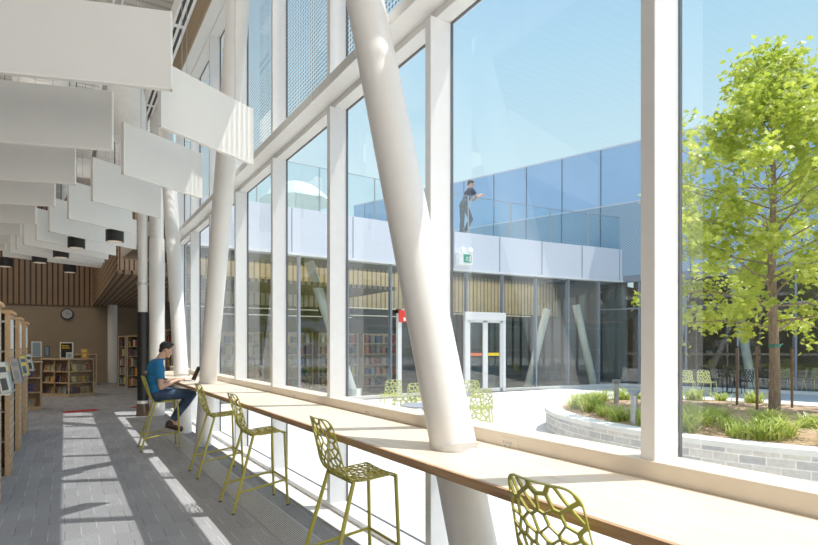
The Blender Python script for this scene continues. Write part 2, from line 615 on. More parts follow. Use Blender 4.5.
# walls of the library
bm = bmesh.new(); bx(bm, (-12, 29, 0), (9, 29.3, 3.4))
struct('wall_back', bm, 'beige_wall')
bm = bmesh.new(); bx(bm, (-12, 28.9, 3.4), (9, 29.1, 8.6))
so = struct('wall_back_upper', bm, 'slat_wall')
so.name = 'wall_back_upper'
bm = bmesh.new(); bx(bm, (-12.3, -6, 0), (-12, 30, 8.6))
struct('wall_left', bm, 'beige_wall')
bm = bmesh.new(); bx(bm, (-12, -6.3, 0), (2.6, -6, 8.6))
struct('wall_front', bm, 'white_paint')
# dropped timber soffit on the right at the back
bm = bmesh.new(); bx(bm, (1.12, 15.4, 3.4), (9.0, 29, 3.5))
struct('ceiling_soffit', bm, 'slat_soffit')
bm = bmesh.new(); bx(bm, (1.10, 15.4, 3.4), (1.12, 29, 5.6))
struct('wall_soffit', bm, 'slat_side')
# clock
c = thing('wall_clock', 'round grey wall clock with a dark rim on the beige back wall', 'clock', at_d(67, 25.3, 3.06) - Vector((0, 0, 0)))
c.location.y = 28.95; c.rotation_euler = (PI / 2, 0, 0)
c.location.z = 1.65 + 31.2 / F * (28.95 * CT + c.location.x * ST)
bm = bmesh.new(); tube(bm, [(0, 0, 0), (0, 0, 0.06)], 0.25, 28); new_obj('rim', bm, 'black', c, smooth=True)
bm = bmesh.new(); tube(bm, [(0, 0, 0.06), (0, 0, 0.066)], 0.20, 28); new_obj('face', bm, 'clock_face', c)
bm = bmesh.new(); bx(bm, (-0.012, -0.02, 0.067), (0.012, 0.12, 0.07)); bx(bm, (-0.02, -0.01, 0.067), (0.15, 0.01, 0.072))
new_obj('hands', bm, 'black', c)

# ================================================================== INTERIOR
# counter
ct = thing('window_counter', 'long pale maple counter along the window wall', 'counter', (1.9, 6.5, 0.0))
cuts = [-8.1, -3.89, 1.0, 4.4, 7.55]
for a, b in zip(cuts, cuts[1:]):
    bm = bmesh.new(); bx(bm, (-0.314, a, 1.004), (0.322, b - 0.001, 1.048))
    new_obj('worktop_section', bm, 'counter_wood', ct)
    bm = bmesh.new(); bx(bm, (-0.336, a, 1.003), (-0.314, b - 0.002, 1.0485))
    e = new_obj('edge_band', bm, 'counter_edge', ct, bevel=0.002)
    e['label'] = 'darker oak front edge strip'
# power outlets on the sill rail
for i, y in enumerate((2.51, 4.31, 6.11, 7.91)):
    t = thing('power_outlet', 'flush double power outlet on the bounce-tinted window sill, %s from the camera end' % ORD[i], 'outlet', (2.232, y, 1.07), 0, 'outlets on the sill rail')
    bm = bmesh.new(); bx(bm, (-0.004, -0.075, -0.035), (0, 0.075, 0.035)); new_obj('plate', bm, 'sill_bounce_tint', t, bevel=0.002)
    bm = bmesh.new()
    for dy in (-0.022, 0.022):
        bx(bm, (-0.006, dy - 0.012, -0.003), (-0.003, dy - 0.008, 0.014)); bx(bm, (-0.006, dy + 0.008, -0.003), (-0.003, dy + 0.012, 0.014))
        bx(bm, (-0.006, dy - 0.003, -0.018), (-0.003, dy + 0.003, -0.010))
    new_obj('socket_slots', bm, 'grey_panel', t)
# tilted columns
XC = 1.944
cols = [('large white tilted column nearest the camera, leaning away through the counter', 2.655, 0.354, 0.150),
        ('white tilted column beside the laptop, leaning toward the camera', 9.25, -0.361, 0.148),
        ('white tilted column behind the seated man, leaning away', 11.63, 0.354, 0.148)]
for lab, y, sl, r in cols:
    z1 = 8.55
    p = lambda z: (XC, y + sl * (z - 1.048), z)
    if sl < 0: z1 = 8.55
    t = thing('tilted_column', lab, 'column', (XC, y - sl * 1.048, 0), 0, 'tilted columns along the window')
    o = Vector(t.location)
    bm = bmesh.new(); tube(bm, [Vector(p(-0.1)) - o, Vector(p(0.9)) - o, Vector(p(z1)) - o], [r * 0.88, r * 0.9, r * 1.03], 40)
    new_obj('shaft', bm, 'column_paint', t, smooth=True)
    bm = bmesh.new()
    tube(bm, [Vector(p(1.047)) - o, Vector((0, sl * 0.004, 0.004)) + Vector(p(1.048)) - o], [r * 1.03, r * 0.95], 40)
    new_obj('collar_ring', bm, 'aluminium', t, smooth=True)
# upright pipe and column at the far end of the counter
t = thing('drain_pipe', 'slim upright white pipe with a black lower sleeve behind the seated man', 'pipe', (1.56, 14.4, 0))
bm = bmesh.new(); tube(bm, [(0, 0, 2.42), (0, 0, 7.9)], 0.105, 24); new_obj('upper_pipe', bm, 'column_paint', t, smooth=True)
bm = bmesh.new(); tube(bm, [(0, 0, 0.32), (0, 0, 2.42)], 0.118, 24)
o = new_obj('black_sleeve', bm, 'black', t, smooth=True); o['label'] = 'black lower sleeve'
bm = bmesh.new(); tube(bm, [(0, 0, 0.0), (0.0, 0, 0.03), (0, 0, 0.29)], [0.13, 0.14, 0.13], 24)
o = new_obj('base_wrap', bm, 'brown_wrap', t, smooth=True); o['label'] = 'brown wrapped foot'
bm = bmesh.new(); tube(bm, [(0, 0, 0.28), (0, 0, 0.36)], 0.122, 24); new_obj('collar', bm, 'paper', t, smooth=True)
bm = bmesh.new(); tube(bm, [(0, 0, 3.05), (0, 0, 3.11)], 0.125, 24); bx(bm, (0.1, -0.03, 3.05), (0.45, 0.03, 3.11)); new_obj('clamp', bm, 'aluminium', t)
t = thing('pillar', 'upright white pillar beside the slim pipe, behind the seated man', 'pillar', (1.86, 14.35, 0))
bm = bmesh.new(); tube(bm, [(0, 0, 0), (0, 0, 4.15)], 0.172, 32); new_obj('shaft', bm, 'column_paint', t, smooth=True)
bm = bmesh.new(); tube(bm, [(0, 0, 4.15), (0, 0, 7.9)], 0.15, 32); new_obj('upper_shaft', bm, 'duct_white', t, smooth=True)
t = thing('pillar', 'slender white pillar near the back wall, right of the low bookcase', 'pillar', (1.79, 27.6, 0))
bm = bmesh.new(); tube(bm, [(0, 0, 0), (0, 0, 6.3)], 0.19, 24); new_obj('shaft', bm, 'column_paint', t, smooth=True)
bm = bmesh.new(); tube(bm, [(0, 0, 0), (0, 0, 0.1)], 0.2, 24); new_obj('base_ring', bm, 'duct_white', t, smooth=True)

# ---------------- lattice shell (shared by stools and outdoor chairs)
def clip_poly(poly, nx, ny, c):
    out = []
    for i in range(len(poly)):
        p, q = poly[i], poly[(i + 1) % len(poly)]
        dp = p[0] * nx + p[1] * ny - c
        dq = q[0] * nx + q[1] * ny - c
        if dp <= 0: out.append(p)
        if (dp < 0 < dq) or (dq < 0 < dp):
            s = dp / (dp - dq)
            out.append((p[0] + (q[0] - p[0]) * s, p[1] + (q[1] - p[1]) * s))
    return out


def rounded_rect(w0, w1, v0, v1, r0, r1, n=7):
    """outline, width w0 at v0 and w1 at v1, corner radii r0 (v0 end) and r1 (v1 end)"""
    pts = []
    for cx_, cy_, a0, r in ((w0 / 2 - r0, v0 + r0, -PI / 2, r0), (w1 / 2 - r1, v1 - r1, 0, r1), (-w1 / 2 + r1, v1 - r1, PI / 2, r1), (-w0 / 2 + r0, v0 + r0, PI, r0)):
        if r < 1e-4:
            pts.append((cx_, cy_)); continue
        for i in range(n):
            a = a0 + PI / 2 * i / (n - 1)
            pts.append((cx_ + r * math.cos(a), cy_ + r * math.sin(a)))
    return pts


def lattice(bm, outline, ncell, mapf, bar=0.0075, rim=0.014, seed=1, stretch=1.0, sub=0.022):
    rnd = random.Random(seed)
    # solid rim just inside the outline
    g = (sum(p[0] for p in outline) / len(outline), sum(p[1] for p in outline) / len(outline))
    O = []
    for k_ in range(len(outline)):
        p, q = outline[k_], outline[(k_ + 1) % len(outline)]
        L_ = math.hypot(q[0] - p[0], q[1] - p[1])
        m_ = max(1, int(L_ / sub))
        for t_ in range(m_):
            O.append((p[0] + (q[0] - p[0]) * t_ / m_, p[1] + (q[1] - p[1]) * t_ / m_))
    I = []
    n_ = len(O)
    for k_ in range(n_):
        p, q = O[k_ - 1], O[(k_ + 1) % n_]
        tx, ty = q[0] - p[0], q[1] - p[1]
        L_ = math.hypot(tx, ty) or 1
        I.append((O[k_][0] - ty / L_ * rim, O[k_][1] + tx / L_ * rim))
    outline = I
    xs = [p[0] for p in outline]; ys = [p[1] for p in outline]
    x0, x1, y0, y1 = min(xs), max(xs), min(ys), max(ys)
    area = (x1 - x0) * (y1 - y0)
    s = math.sqrt(area / ncell)
    nx, ny = max(2, round((x1 - x0) / s * stretch)), max(2, round((y1 - y0) / s / stretch))
    seeds = []
    want, dmin, tries = nx * ny, s * 0.60, 0
    while len(seeds) < want and tries < 6000:
        tries += 1
        u = rnd.uniform(x0, x1); v = rnd.uniform(y0, y1)
        if all(math.hypot(u - a, (v - b) * stretch) > dmin for a, b in seeds): seeds.append((u, v))
    for i, (a, b) in enumerate(seeds):
        poly = list(outline)
        for j, (c, d) in enumerate(seeds):
            if j == i: continue
            nxx, nyy = c - a, d - b
            m_ = (c * c + d * d - a * a - b * b) / 2
            poly = clip_poly(poly, nxx, nyy, m_)
            if len(poly) < 3: break
        if len(poly) < 3: continue
        # split long edges
        P = []
        for k_ in range(len(poly)):
            p, q = poly[k_], poly[(k_ + 1) % len(poly)]
            L_ = math.hypot(q[0] - p[0], q[1] - p[1])
            if L_ < 1e-6: continue
            m_ = max(1, int(L_ / sub))
            for t_ in range(m_):
                P.append((p[0] + (q[0] - p[0]) * t_ / m_, p[1] + (q[1] - p[1]) * t_ / m_))
        gx = sum(p[0] for p in P) / len(P); gy = sum(p[1] for p in P) / len(P)
        inr = 1e9
        for k_ in range(len(P)):
            p, q = P[k_], P[(k_ + 1) % len(P)]
            L_ = math.hypot(q[0] - p[0], q[1] - p[1])
            if L_ < 1e-7: continue
            inr = min(inr, abs((q[0] - p[0]) * (p[1] - gy) - (p[0] - gx) * (q[1] - p[1])) / L_)
        on_rim = any(min(abs(math.hypot(p[0] - o_[0], p[1] - o_[1])) for o_ in outline) < 0.02 for p in P) and (len(outline) > 4)
        t_ = bar
        sfac = 1 - t_ / max(inr, t_ * 1.15)
        if sfac < 0.15:
            bm.faces.new([bm.verts.new(mapf(*p)) for p in P]); continue
        o_ = [bm.verts.new(mapf(*p)) for p in P]
        i_ = [bm.verts.new(mapf(gx + (p[0] - gx) * sfac, gy + (p[1] - gy) * sfac)) for p in P]
        n_ = len(P)
        for k_ in range(n_):
            bm.faces.new((o_[k_], o_[(k_ + 1) % n_], i_[(k_ + 1) % n_], i_[k_]))
    a = [bm.verts.new(mapf(*p)) for p in O]; b = [bm.verts.new(mapf(*p)) for p in I]
    for k_ in range(n_):
        bm.faces.new((a[k_], a[(k_ + 1) % n_], b[(k_ + 1) % n_], b[k_]))
    bmesh.ops.remove_doubles(bm, verts=bm.verts, dist=0.0004)


def profile_fn(pts):
    """smooth curve through (x,z) points, returned as function of arc length, plus total"""
    P = [Vector((x, 0, z)) for x, z in pts]
    P = [P[0] * 2 - P[1]] + P + [P[-1] * 2 - P[-2]]
    S = []
    for i in range(1, len(P) - 2):
        for k_ in range(12):
            t = k_ / 12
            p0, p1, p2, p3 = P[i - 1:i + 3]
            S.append(0.5 * ((2 * p1) + (p2 - p0) * t + (2 * p0 - 5 * p1 + 4 * p2 - p3) * t * t + (3 * p1 - p0 - 3 * p2 + p3) * t ** 3))
    S.append(P[-2])
    acc = [0.0]
    for a, b in zip(S, S[1:]): acc.append(acc[-1] + (b - a).length)

    def fn(v):
        v = max(0.0, min(acc[-1], v))
        for i in range(len(S) - 1):
            if v <= acc[i + 1] + 1e-9:
                t = (v - acc[i]) / max(1e-9, acc[i + 1] - acc[i])
                return S[i].lerp(S[i + 1], t)
        return S[-1]
    return fn, acc[-1]


def shell_maps(prof, seat_len):
    fn, tot = profile_fn(prof)

    def mp(u, v):
        p = fn(v)
        fb = max(0.0, (v - seat_len * 0.8) / (tot - seat_len * 0.8))
        return Vector((p.x + fb * 1.3 * u * u, u, p.z + (1 - min(1, fb * 3)) * 0.25 * u * u))
    return mp, tot


def solid(o, t):
    md = o.modifiers.new('thickness', 'SOLIDIFY')
    md.thickness = t; md.offset = 0
    return o


def make_stool(label):
    t = thing('bar_stool', label, 'bar stool', (0, 0, 0), 0, 'green lattice bar stools at the counter')
    prof = [(0.255, 0.740), (0.225, 0.752), (0.10, 0.744), (-0.02, 0.735), (-0.105, 0.752), (-0.165, 0.825), (-0.215, 0.96), (-0.285, 1.175)]
    mp, tot = shell_maps(prof, 0.36)
    vs = 0.34
    bm = bmesh.new()
    lattice(bm, rounded_rect(0.45, 0.46, 0.0, vs, 0.05, 0.002), 62, mp, 0.0040, 0.011, 3)
    solid(new_obj('seat', bm, 'green_metal', t), 0.009)
    bm = bmesh.new()
    lattice(bm, rounded_rect(0.46, 0.40, vs, tot, 0.002, 0.085), 60, mp, 0.0040, 0.013, 11, 0.6)
    solid(new_obj('backrest', bm, 'green_metal', t), 0.009)
    for sy in (-1, 1):
        bm = bmesh.new(); tube(bm, [(0.236, sy * 0.205, 0.757), (0.262, sy * 0.225, 0.012)], 0.0135, 12)
        l = new_obj('leg', bm, 'green_metal', t, smooth=True)
        bm = bmesh.new(); tube(bm, [(0.262, sy * 0.225, 0.0), (0.262, sy * 0.225, 0.014)], 0.015, 12); new_obj('foot_cap', bm, 'dark_metal', l)
        bm = bmesh.new(); tube(bm, [(-0.085, sy * 0.205, 0.752), (-0.30, sy * 0.262, 0.012)], 0.0145, 12)
        l = new_obj('leg', bm, 'green_metal', t, smooth=True)
        bm = bmesh.new(); tube(bm, [(-0.30, sy * 0.262, 0.0), (-0.30, sy * 0.262, 0.014)], 0.016, 12); new_obj('foot_cap', bm, 'dark_metal', l)
        bm = bmesh.new(); tube(bm, [(-0.266, sy * 0.248, 0.195), (0.252, sy * 0.217, 0.268)], 0.011, 10)
        new_obj('side_rail', bm, 'green_metal', t, smooth=True)
    bm = bmesh.new(); tube(bm, [(0.252, -0.217, 0.268), (0.252, 0.217, 0.268)], 0.011, 10)
    new_obj('footrest', bm, 'green_metal', t, smooth=True)
    bm = bmesh.new(); tube(bm, [(0.236, -0.205, 0.742), (0.236, 0.205, 0.742)], 0.008, 8); new_obj('seat_rail', bm, 'green_metal', t, smooth=True)
    bm = bmesh.new(); tube(bm, [(-0.088, -0.205, 0.735), (-0.088, 0.205, 0.735)], 0.008, 8); new_obj('seat_rail', bm, 'green_metal', t, smooth=True)
    return t


stool = make_stool('green lattice-back bar stool nearest the camera, only its back in view')
stool.location = (1.715, 1.485, 0)
dup(stool, (1.715, 3.55, 0), 0.0, 'empty green lattice bar stool just left of the large tilted column')
dup(stool, (1.70, 5.80, 0), 0.0, 'empty green lattice bar stool, third from the camera along the counter')
dup(stool, (1.70, 7.50, 0), 0.0, 'empty green lattice bar stool next to the seated man')
dup(stool, (1.315, 9.78, 0), -0.03, 'green lattice bar stool the man in blue sits on')

# ---------------- acoustic baffles
ZB, HB = 3.62, 0.60
Lr = [(0.71, 4.65), (0.42, 6.41), (0.12, 7.99), (-0.11, 9.41), (-0.39, 10.94), (-0.66, 12.2), (-0.88, 13.3), (-1.04, 14.3)]
dl = Vector((-1.11, 0.36, 0)).normalized()
Rr = [((0.73, 5.48), (1.74, 6.10)), ((0.57, 7.22), (1.57, 7.87)), ((0.32, 8.79), (1.26, 9.41)), ((0.05, 10.21), (1.0, 10.93)),
      ((-0.23, 11.52), (1.25, 12.75)), ((-0.45, 12.59), (0.95, 13.85)), ((-0.68, 13.29), (0.85, 14.6)), ((-0.84, 14.0), (0.8, 15.2)),
      ((-0.99, 14.6), (0.8, 15.8)), ((-1.16, 15.3), (0.8, 16.3))]


def baffle(a, b, label, group):
    a, b = Vector((*a, 0)), Vector((*b, 0))
    L_ = (b - a).length
    rz = math.atan2(b.y - a.y, b.x - a.x)
    t = thing('acoustic_baffle', label, 'ceiling baffle', (a.x, a.y, ZB), rz, group)
    bm = bmesh.new(); bx(bm, (0.004, -0.022, 0.006), (L_ - 0.004, 0.022, HB))
    new_obj('felt_panel', bm, 'baffle_felt', t, bevel=0.004)
    bm = bmesh.new(); bx(bm, (0, -0.024, 0), (L_, 0.024, 0.008)); bx(bm, (0, -0.024, 0), (0.008, 0.024, HB)); bx(bm, (L_ - 0.008, -0.024, 0), (L_, 0.024, HB))
    new_obj('edge_trim', bm, 'baffle_edge', t)
    for u in (0.25, L_ - 0.25):
        bm = bmesh.new(); tube(bm, [(u, 0, HB - 0.02), (u, 0, 8.6 - ZB)], 0.003, 6); new_obj('hanger_wire', bm, 'grey_metal', t)
    return t


for i, p in enumerate(Lr):
    e = Vector((*p, 0)) + dl * 2.4
    baffle(p, (e.x, e.y), 'grey hanging acoustic baffle in the left row, %s from the camera' % ORD[i], 'left row of ceiling baffles')
for i, (p, q) in enumerate(Rr):
    baffle(p, q, 'white hanging acoustic baffle in the sunlit row by the windows, %s from the camera' % ORD[i], 'right row of ceiling baffles')
# downlights
for i, (x, y, lab) in enumerate(((0.78, 11.45, 'black cylinder downlight nearest the windows, largest of the row'), (0.20, 12.6, 'black cylinder downlight, second largest of those under the baffles'),
                                 (-0.06, 14.15, 'black cylinder downlight just left of the second largest one'), (-0.48, 15.28, 'small black cylinder downlight near the middle of the slat wall'),
                                 (-1.21, 16.46, 'small black cylinder downlight furthest left under the baffles'), (0.12, 16.9, 'smallest black cylinder downlight, furthest back'))):
    t = thing('downlight', lab, 'ceiling light', (x, y, 3.53), 0, 'black cylinder downlights')
    bm = bmesh.new(); tube(bm, [(0, 0, 0), (0, 0, 0.2)], 0.15, 28); new_obj('can', bm, 'black', t, smooth=True)
    bm = bmesh.new(); tube(bm, [(0, 0, -0.004), (0, 0, 0.0)], 0.12, 28); new_obj('lens', bm, 'lamp_inner', t)
    bm = bmesh.new(); tube(bm, [(0, 0, 0.2), (0, 0, 5.07)], 0.008, 8); new_obj('stem', bm, 'black', t)
# ducts and services over the baffles
def duct(label, pts, r):
    t = thing('air_duct', label, 'duct', pts[0], 0, 'white ducts above the baffles')
    o = Vector(pts[0])
    bm = bmesh.new(); tube(bm, [Vector(p) - o for p in pts], r, 24); new_obj('duct_body', bm, 'duct_white', t, smooth=True)
    for a, b in zip(pts, pts[1:]):
        a, b = Vector(a) - o, Vector(b) - o
        k_ = int((b - a).length / 1.6)
        for i in range(1, k_ + 1):
            q = a.lerp(b, i / (k_ + 1)); d = (b - a).normalized() * 0.02
            bm = bmesh.new(); tube(bm, [q - d, q + d], r * 1.04, 24); new_obj('joint_ring', bm, 'duct_white', t, smooth=True)
    return t


duct('fat round white duct running along the ceiling above the left baffles', [(-0.35, 3.0, 6.3), (-0.35, 20, 6.3)], 0.42)
duct('white duct elbow dropping in the gap between the two baffle rows', [(-2.2, 9.3, 5.75), (0.55, 9.3, 5.75), (0.78, 9.3, 5.55), (0.82, 9.3, 5.2), (0.82, 9.3, 4.7)], 0.24)
duct('thin white branch duct behind the elbow duct', [(-2.2, 12.2, 5.9), (1.3, 12.2, 5.9)], 0.2)
duct('thin white pipe crossing high above the first left baffle', [(-2.2, 6.6, 7.5), (1.4, 6.6, 7.5)], 0.17)
duct('white branch duct crossing far above the middle baffles', [(-2.2, 15.2, 5.8), (1.3, 15.2, 5.8)], 0.22)
# slot diffuser beam
t = thing('slot_diffuser', 'long white slot diffuser with dark slots beside the timber fascia', 'air diffuser', (1.64, 7.0, 7.0))
bm = bmesh.new(); bx(bm, (-0.11, -8, 0), (0.11, 8, 0.3)); new_obj('housing', bm, 'white_paint', t, bevel=0.005)
bm = bmesh.new()
for x in (-0.07, 0.02):
    for k_ in range(13):
        bx(bm, (x, -7.9 + k_ * 1.22, -0.004), (x + 0.045, -7.9 + k_ * 1.22 + 1.1, 0.001))
new_obj('slots', bm, 'black', t)
t = thing('cable_tray', 'slim white cable tray in the gap between baffle rows', 'cable tray', (0.62, 9.0, 6.3))
bm = bmesh.new(); bx(bm, (-0.06, -4, 0), (-0.04, 9, 0.06)); bx(bm, (0.04, -4, 0), (0.06, 9, 0.06)); new_obj('rails', bm, 'frame_white', t)
bm = bmesh.new()
bx(bm, (-0.04, -4, 0.005), (0.04, 9, 0.02))
new_obj('tray_bed', bm, 'grey_metal', t)

# ---------------- bookshelf ranges on the left
COLS = [(0.36, 0.06, 0.05), (0.05, 0.09, 0.22), (0.62, 0.58, 0.50), (0.50, 0.30, 0.05), (0.07, 0.17, 0.10), (0.03, 0.03, 0.035), (0.55, 0.17, 0.05), (0.25, 0.36, 0.44), (0.38, 0.32, 0.26), (0.20, 0.09, 0.14), (0.66, 0.58, 0.12), (0.24, 0.23, 0.23)]
CN = ['red', 'navy', 'cream', 'ochre', 'green', 'black', 'orange', 'pale blue', 'tan', 'plum', 'yellow', 'grey']
for i, c_ in enumerate(COLS):
    mat('cover_%d' % i, c_, 0.45, var=0.12, scale=20)


def book(loc, size, ci, label, rz=0.0, ry=0.0, rx=0.0, group=None, name='book'):
    """a closed book: cover (C-shape) and page block; size = thickness x, depth y, height z"""
    t = thing(name, label, 'book', loc, rz, group)
    t.rotation_euler = (rx, ry, rz)
    w, d, h = size
    bm = bmesh.new()
    bx(bm, (-w / 2, -d / 2, 0), (-w / 2 + w * 0.12, d / 2, h)); bx(bm, (w / 2 - w * 0.12, -d / 2, 0), (w / 2, d / 2, h)); bx(bm, (-w / 2, -d / 2, 0), (w / 2, -d / 2 + 0.004, h))
    new_obj('cover', bm, 'cover_%d' % ci, t)
    bm = bmesh.new(); bx(bm, (-w * 0.38, -d / 2 + 0.004, 0.004), (w * 0.38, d / 2 - 0.004, h - 0.004)); new_obj('pages', bm, 'paper', t)
    return t


RY = [6.99, 8.99, 10.98, 12.99]
RN = ['nearest tall bookshelf range at the left edge', 'second tall bookshelf range from the camera', 'third tall bookshelf range from the camera', 'fourth and furthest tall bookshelf range']
for i, y in enumerate(RY):
    t = thing('bookshelf_range', RN[i] + ', oak end panel', 'bookshelf', (-0.57 - 0.015 * i, y, 0), 0, 'tall shelf ranges on the left')
    bm = bmesh.new(); bx(bm, (-0.05, -0.335, 0.0), (0.0, 0.335, 2.05)); new_obj('end_panel', bm, 'shelf_wood', t, bevel=0.003)
    bm = bmesh.new()
    for k_ in range(18): bx(bm, (0.0, -0.325, 0.12 + k_ * 0.105), (0.0015, 0.325, 0.126 + k_ * 0.105))
    new_obj('slat_grooves', bm, 'brown_wrap', t)
    bm = bmesh.new(); bx(bm, (-3.2, -0.36, 2.05), (0.03, 0.36, 2.09)); new_obj('top_cap', bm, 'shelf_cap', t, bevel=0.003)
    bm = bmesh.new(); bx(bm, (-0.052, -0.337, 0), (0.002, -0.333, 2.05)); o = new_obj('edge_strip', bm, 'shelf_cap', t); o['label'] = 'orange toned front edge strip'
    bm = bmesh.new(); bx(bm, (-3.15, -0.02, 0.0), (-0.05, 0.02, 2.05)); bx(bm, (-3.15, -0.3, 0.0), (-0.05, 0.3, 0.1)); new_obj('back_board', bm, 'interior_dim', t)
    for k_ in range(5):
        bm = bmesh.new(); bx(bm, (-3.15, -0.30, 0.42 + k_ * 0.38), (-0.05, 0.30, 0.44 + k_ * 0.38)); new_obj('shelf', bm, 'grey_metal', t)
    bm = bmesh.new(); bx(bm, (0.0, -0.22, 1.60), (0.006, 0.16, 1.98)); o = new_obj('range_sign', bm, 'sign_white', t); o['label'] = 'white range sign'
    bm = bmesh.new(); bx(bm, (0.0, -0.30, 1.165), (0.125, 0.30, 1.172)); bx(bm, (0.12, -0.30, 1.165), (0.125, 0.30, 1.185))
    new_obj('display_bracket', bm, 'aluminium', t)
MG = [(0, 'white', 2, -0.02, 0.9), (1, 'tan and lilac', 8, -0.06, 0.95), (2, 'yellow', 10, -0.05, 0.95), (3, 'white', 2, -0.03, 0.95)]
for i, nm, ci, dy, z in MG:
    for j, (off, lab) in enumerate(((-0.13, 'near'), (0.17, 'far'))):
        c2 = (ci + 5 * j) % 12
        t = thing('magazine', '%s magazine displayed on the end panel of the %s shelf range, %s one' % (CN[c2], ['nearest', 'second', 'third', 'furthest'][i], lab), 'magazine',
                  (-0.57 - 0.015 * i + 0.085, RY[i] + dy + off * 0.9, 1.173), 0, 'magazines on the range ends')
        t.rotation_euler = (0, -0.20, -0.30)
        # page block leans back on the panel, cover facing out
        bm = bmesh.new(); bx(bm, (-0.006, -0.105, 0), (-0.001, 0.105, 0.31)); new_obj('pages', bm, 'paper', t)
        bm = bmesh.new(); bx(bm, (-0.001, -0.105, 0), (0.001, 0.105, 0.31)); new_obj('front_cover', bm, 'cover_%d' % c2, t)
        bm = bmesh.new(); bx(bm, (0.001, -0.09, 0.21), (0.0016, 0.09, 0.265)); bx(bm, (0.001, -0.09, 0.03), (0.0016, 0.05, 0.15)); new_obj('cover_print', bm, 'cover_%d' % ((c2 + 3) % 12), t)


def low_case(label, a, b, h, rows, ncols, parts_tall=0.0):
    """low bookcase with its open front running from a to b (right of the line a->b is the viewer side)"""
    a, b = Vector((*a, 0)), Vector((*b, 0))
    L_ = (b - a).length
    rz = math.atan2(b.y - a.y, b.x - a.x)
    t = thing('low_bookcase', label, 'bookcase', a, rz, None)
    D = 0.42
    K = math.tan(rz)

    def shn(nm, bm, m_, par, **kw):
        for v in bm.verts: v.co.x += v.co.y * K
        return new_obj(nm, bm, m_, par, **kw)
    bm = bmesh.new(); bx(bm, (0, 0, 0), (0.04, D, h - 0.035)); shn('side_panel', bm, 'shelf_wood', t)
    bm = bmesh.new(); bx(bm, (L_ - 0.04, 0, 0), (L_, D, h - 0.035)); shn('side_panel', bm, 'shelf_wood', t)
    bm = bmesh.new(); bx(bm, (-0.02, -0.02, h - 0.035), (L_ + 0.02, D + 0.02, h)); shn('top', bm, 'shelf_wood', t, bevel=0.004)
    bm = bmesh.new(); bx(bm, (0.04, D - 0.02, 0), (L_ - 0.04, D, h - 0.035)); shn('back_panel', bm, 'shelf_wood', t)
    bm = bmesh.new(); bx(bm, (0.04, 0.01, 0), (L_ - 0.04, D - 0.02, 0.09)); shn('plinth', bm, 'shelf_wood', t)
    zs = [0.09 + (h - 0.125) * k_ / rows for k_ in range(rows)]
    for z in zs[1:]:
        bm = bmesh.new(); bx(bm, (0.04, 0.0, z - 0.03), (L_ - 0.04, D - 0.02, z)); shn('shelf', bm, 'shelf_wood', t)
    for k_ in range(1, ncols):
        x = L_ * k_ / ncols
        bm = bmesh.new(); bx(bm, (x - 0.015, 0.0, 0.09), (x + 0.015, D - 0.02, h - 0.035)); shn('divider', bm, 'shelf_wood', t)
    mt = Matrix.Translation(a) @ Matrix.Rotation(rz, 4, 'Z')
    return mt, rz, L_, zs


def face_out(mt, rz, x, z, ci, label, h=0.24, w=0.18, y=0.1, tilt=-0.22, group=None):
    p = mt @ Vector((x + y * math.tan(rz), y, z))
    t = thing('book', label, 'book', p, rz, group)
    t.rotation_euler = (tilt, 0, rz)
    bm = bmesh.new(); bx(bm, (-w / 2, 0, 0), (w / 2, 0.004, h)); new_obj('front_cover', bm, 'cover_%d' % ci, t)
    bm = bmesh.new(); bx(bm, (-w / 2 + 0.004, 0.004, 0.003), (w / 2 - 0.004, 0.022, h - 0.003)); new_obj('pages', bm, 'paper', t)
    bm = bmesh.new(); bx(bm, (-w * 0.36, -0.001, h * 0.62), (w * 0.36, 0.0, h * 0.88)); bx(bm, (-w * 0.3, -0.001, h * 0.12), (w * 0.22, 0.0, h * 0.5))
    new_obj('cover_print', bm, 'cover_%d' % ((ci + 4) % 12), t)
    return t


def fill(mt, rz, L_, zs, n_, where, seed, small=False):
    rnd = random.Random(seed)
    rows = ['bottom', 'middle', 'top'] if len(zs) == 3 else ['bottom', 'lower', 'middle', 'upper', 'top'][:len(zs)]
    for r_, z in enumerate(zs):
        for k_ in range(n_):
            x = 0.12 + (L_ - 0.24) * (k_ + 0.5) / n_
            ci = rnd.randrange(12)
            face_out(mt, rz, x, z + 0.001, ci, '%s book, %s shelf of %s, %s from the left' % (CN[ci], rows[r_], where, ORD[k_]),
                     h=rnd.uniform(0.19, 0.25), w=rnd.uniform(0.15, 0.2), y=rnd.uniform(0.08, 0.14), group='books on the ' + where)


a, b, c_ = (-0.66, 21.75), (0.12, 20.80), (0.84, 21.3)
m1 = low_case('left wing of the low oak display bookcase in the middle', a, b, 1.21, 3, 2)
fill(*m1, 4, 'low display bookcase, left wing', 5)
m2 = low_case('right wing of the low oak display bookcase in the middle', b, c_, 1.21, 3, 1)
fill(*m2, 4, 'low display bookcase, right wing', 6)
m3 = low_case('low oak bookcase behind the tall shelf ranges at left', (-1.5, 17.5), (-0.49, 17.05), 1.23, 3, 2)
fill(*m3, 3, 'low bookcase beside the tall ranges', 7)
m4 = low_case('low oak bookcase against the back wall, left of the slender pillar', (0.25, 26.6), (1.15, 26.6), 1.28, 3, 1)
fill(*m4, 4, 'low bookcase at the back wall', 8)
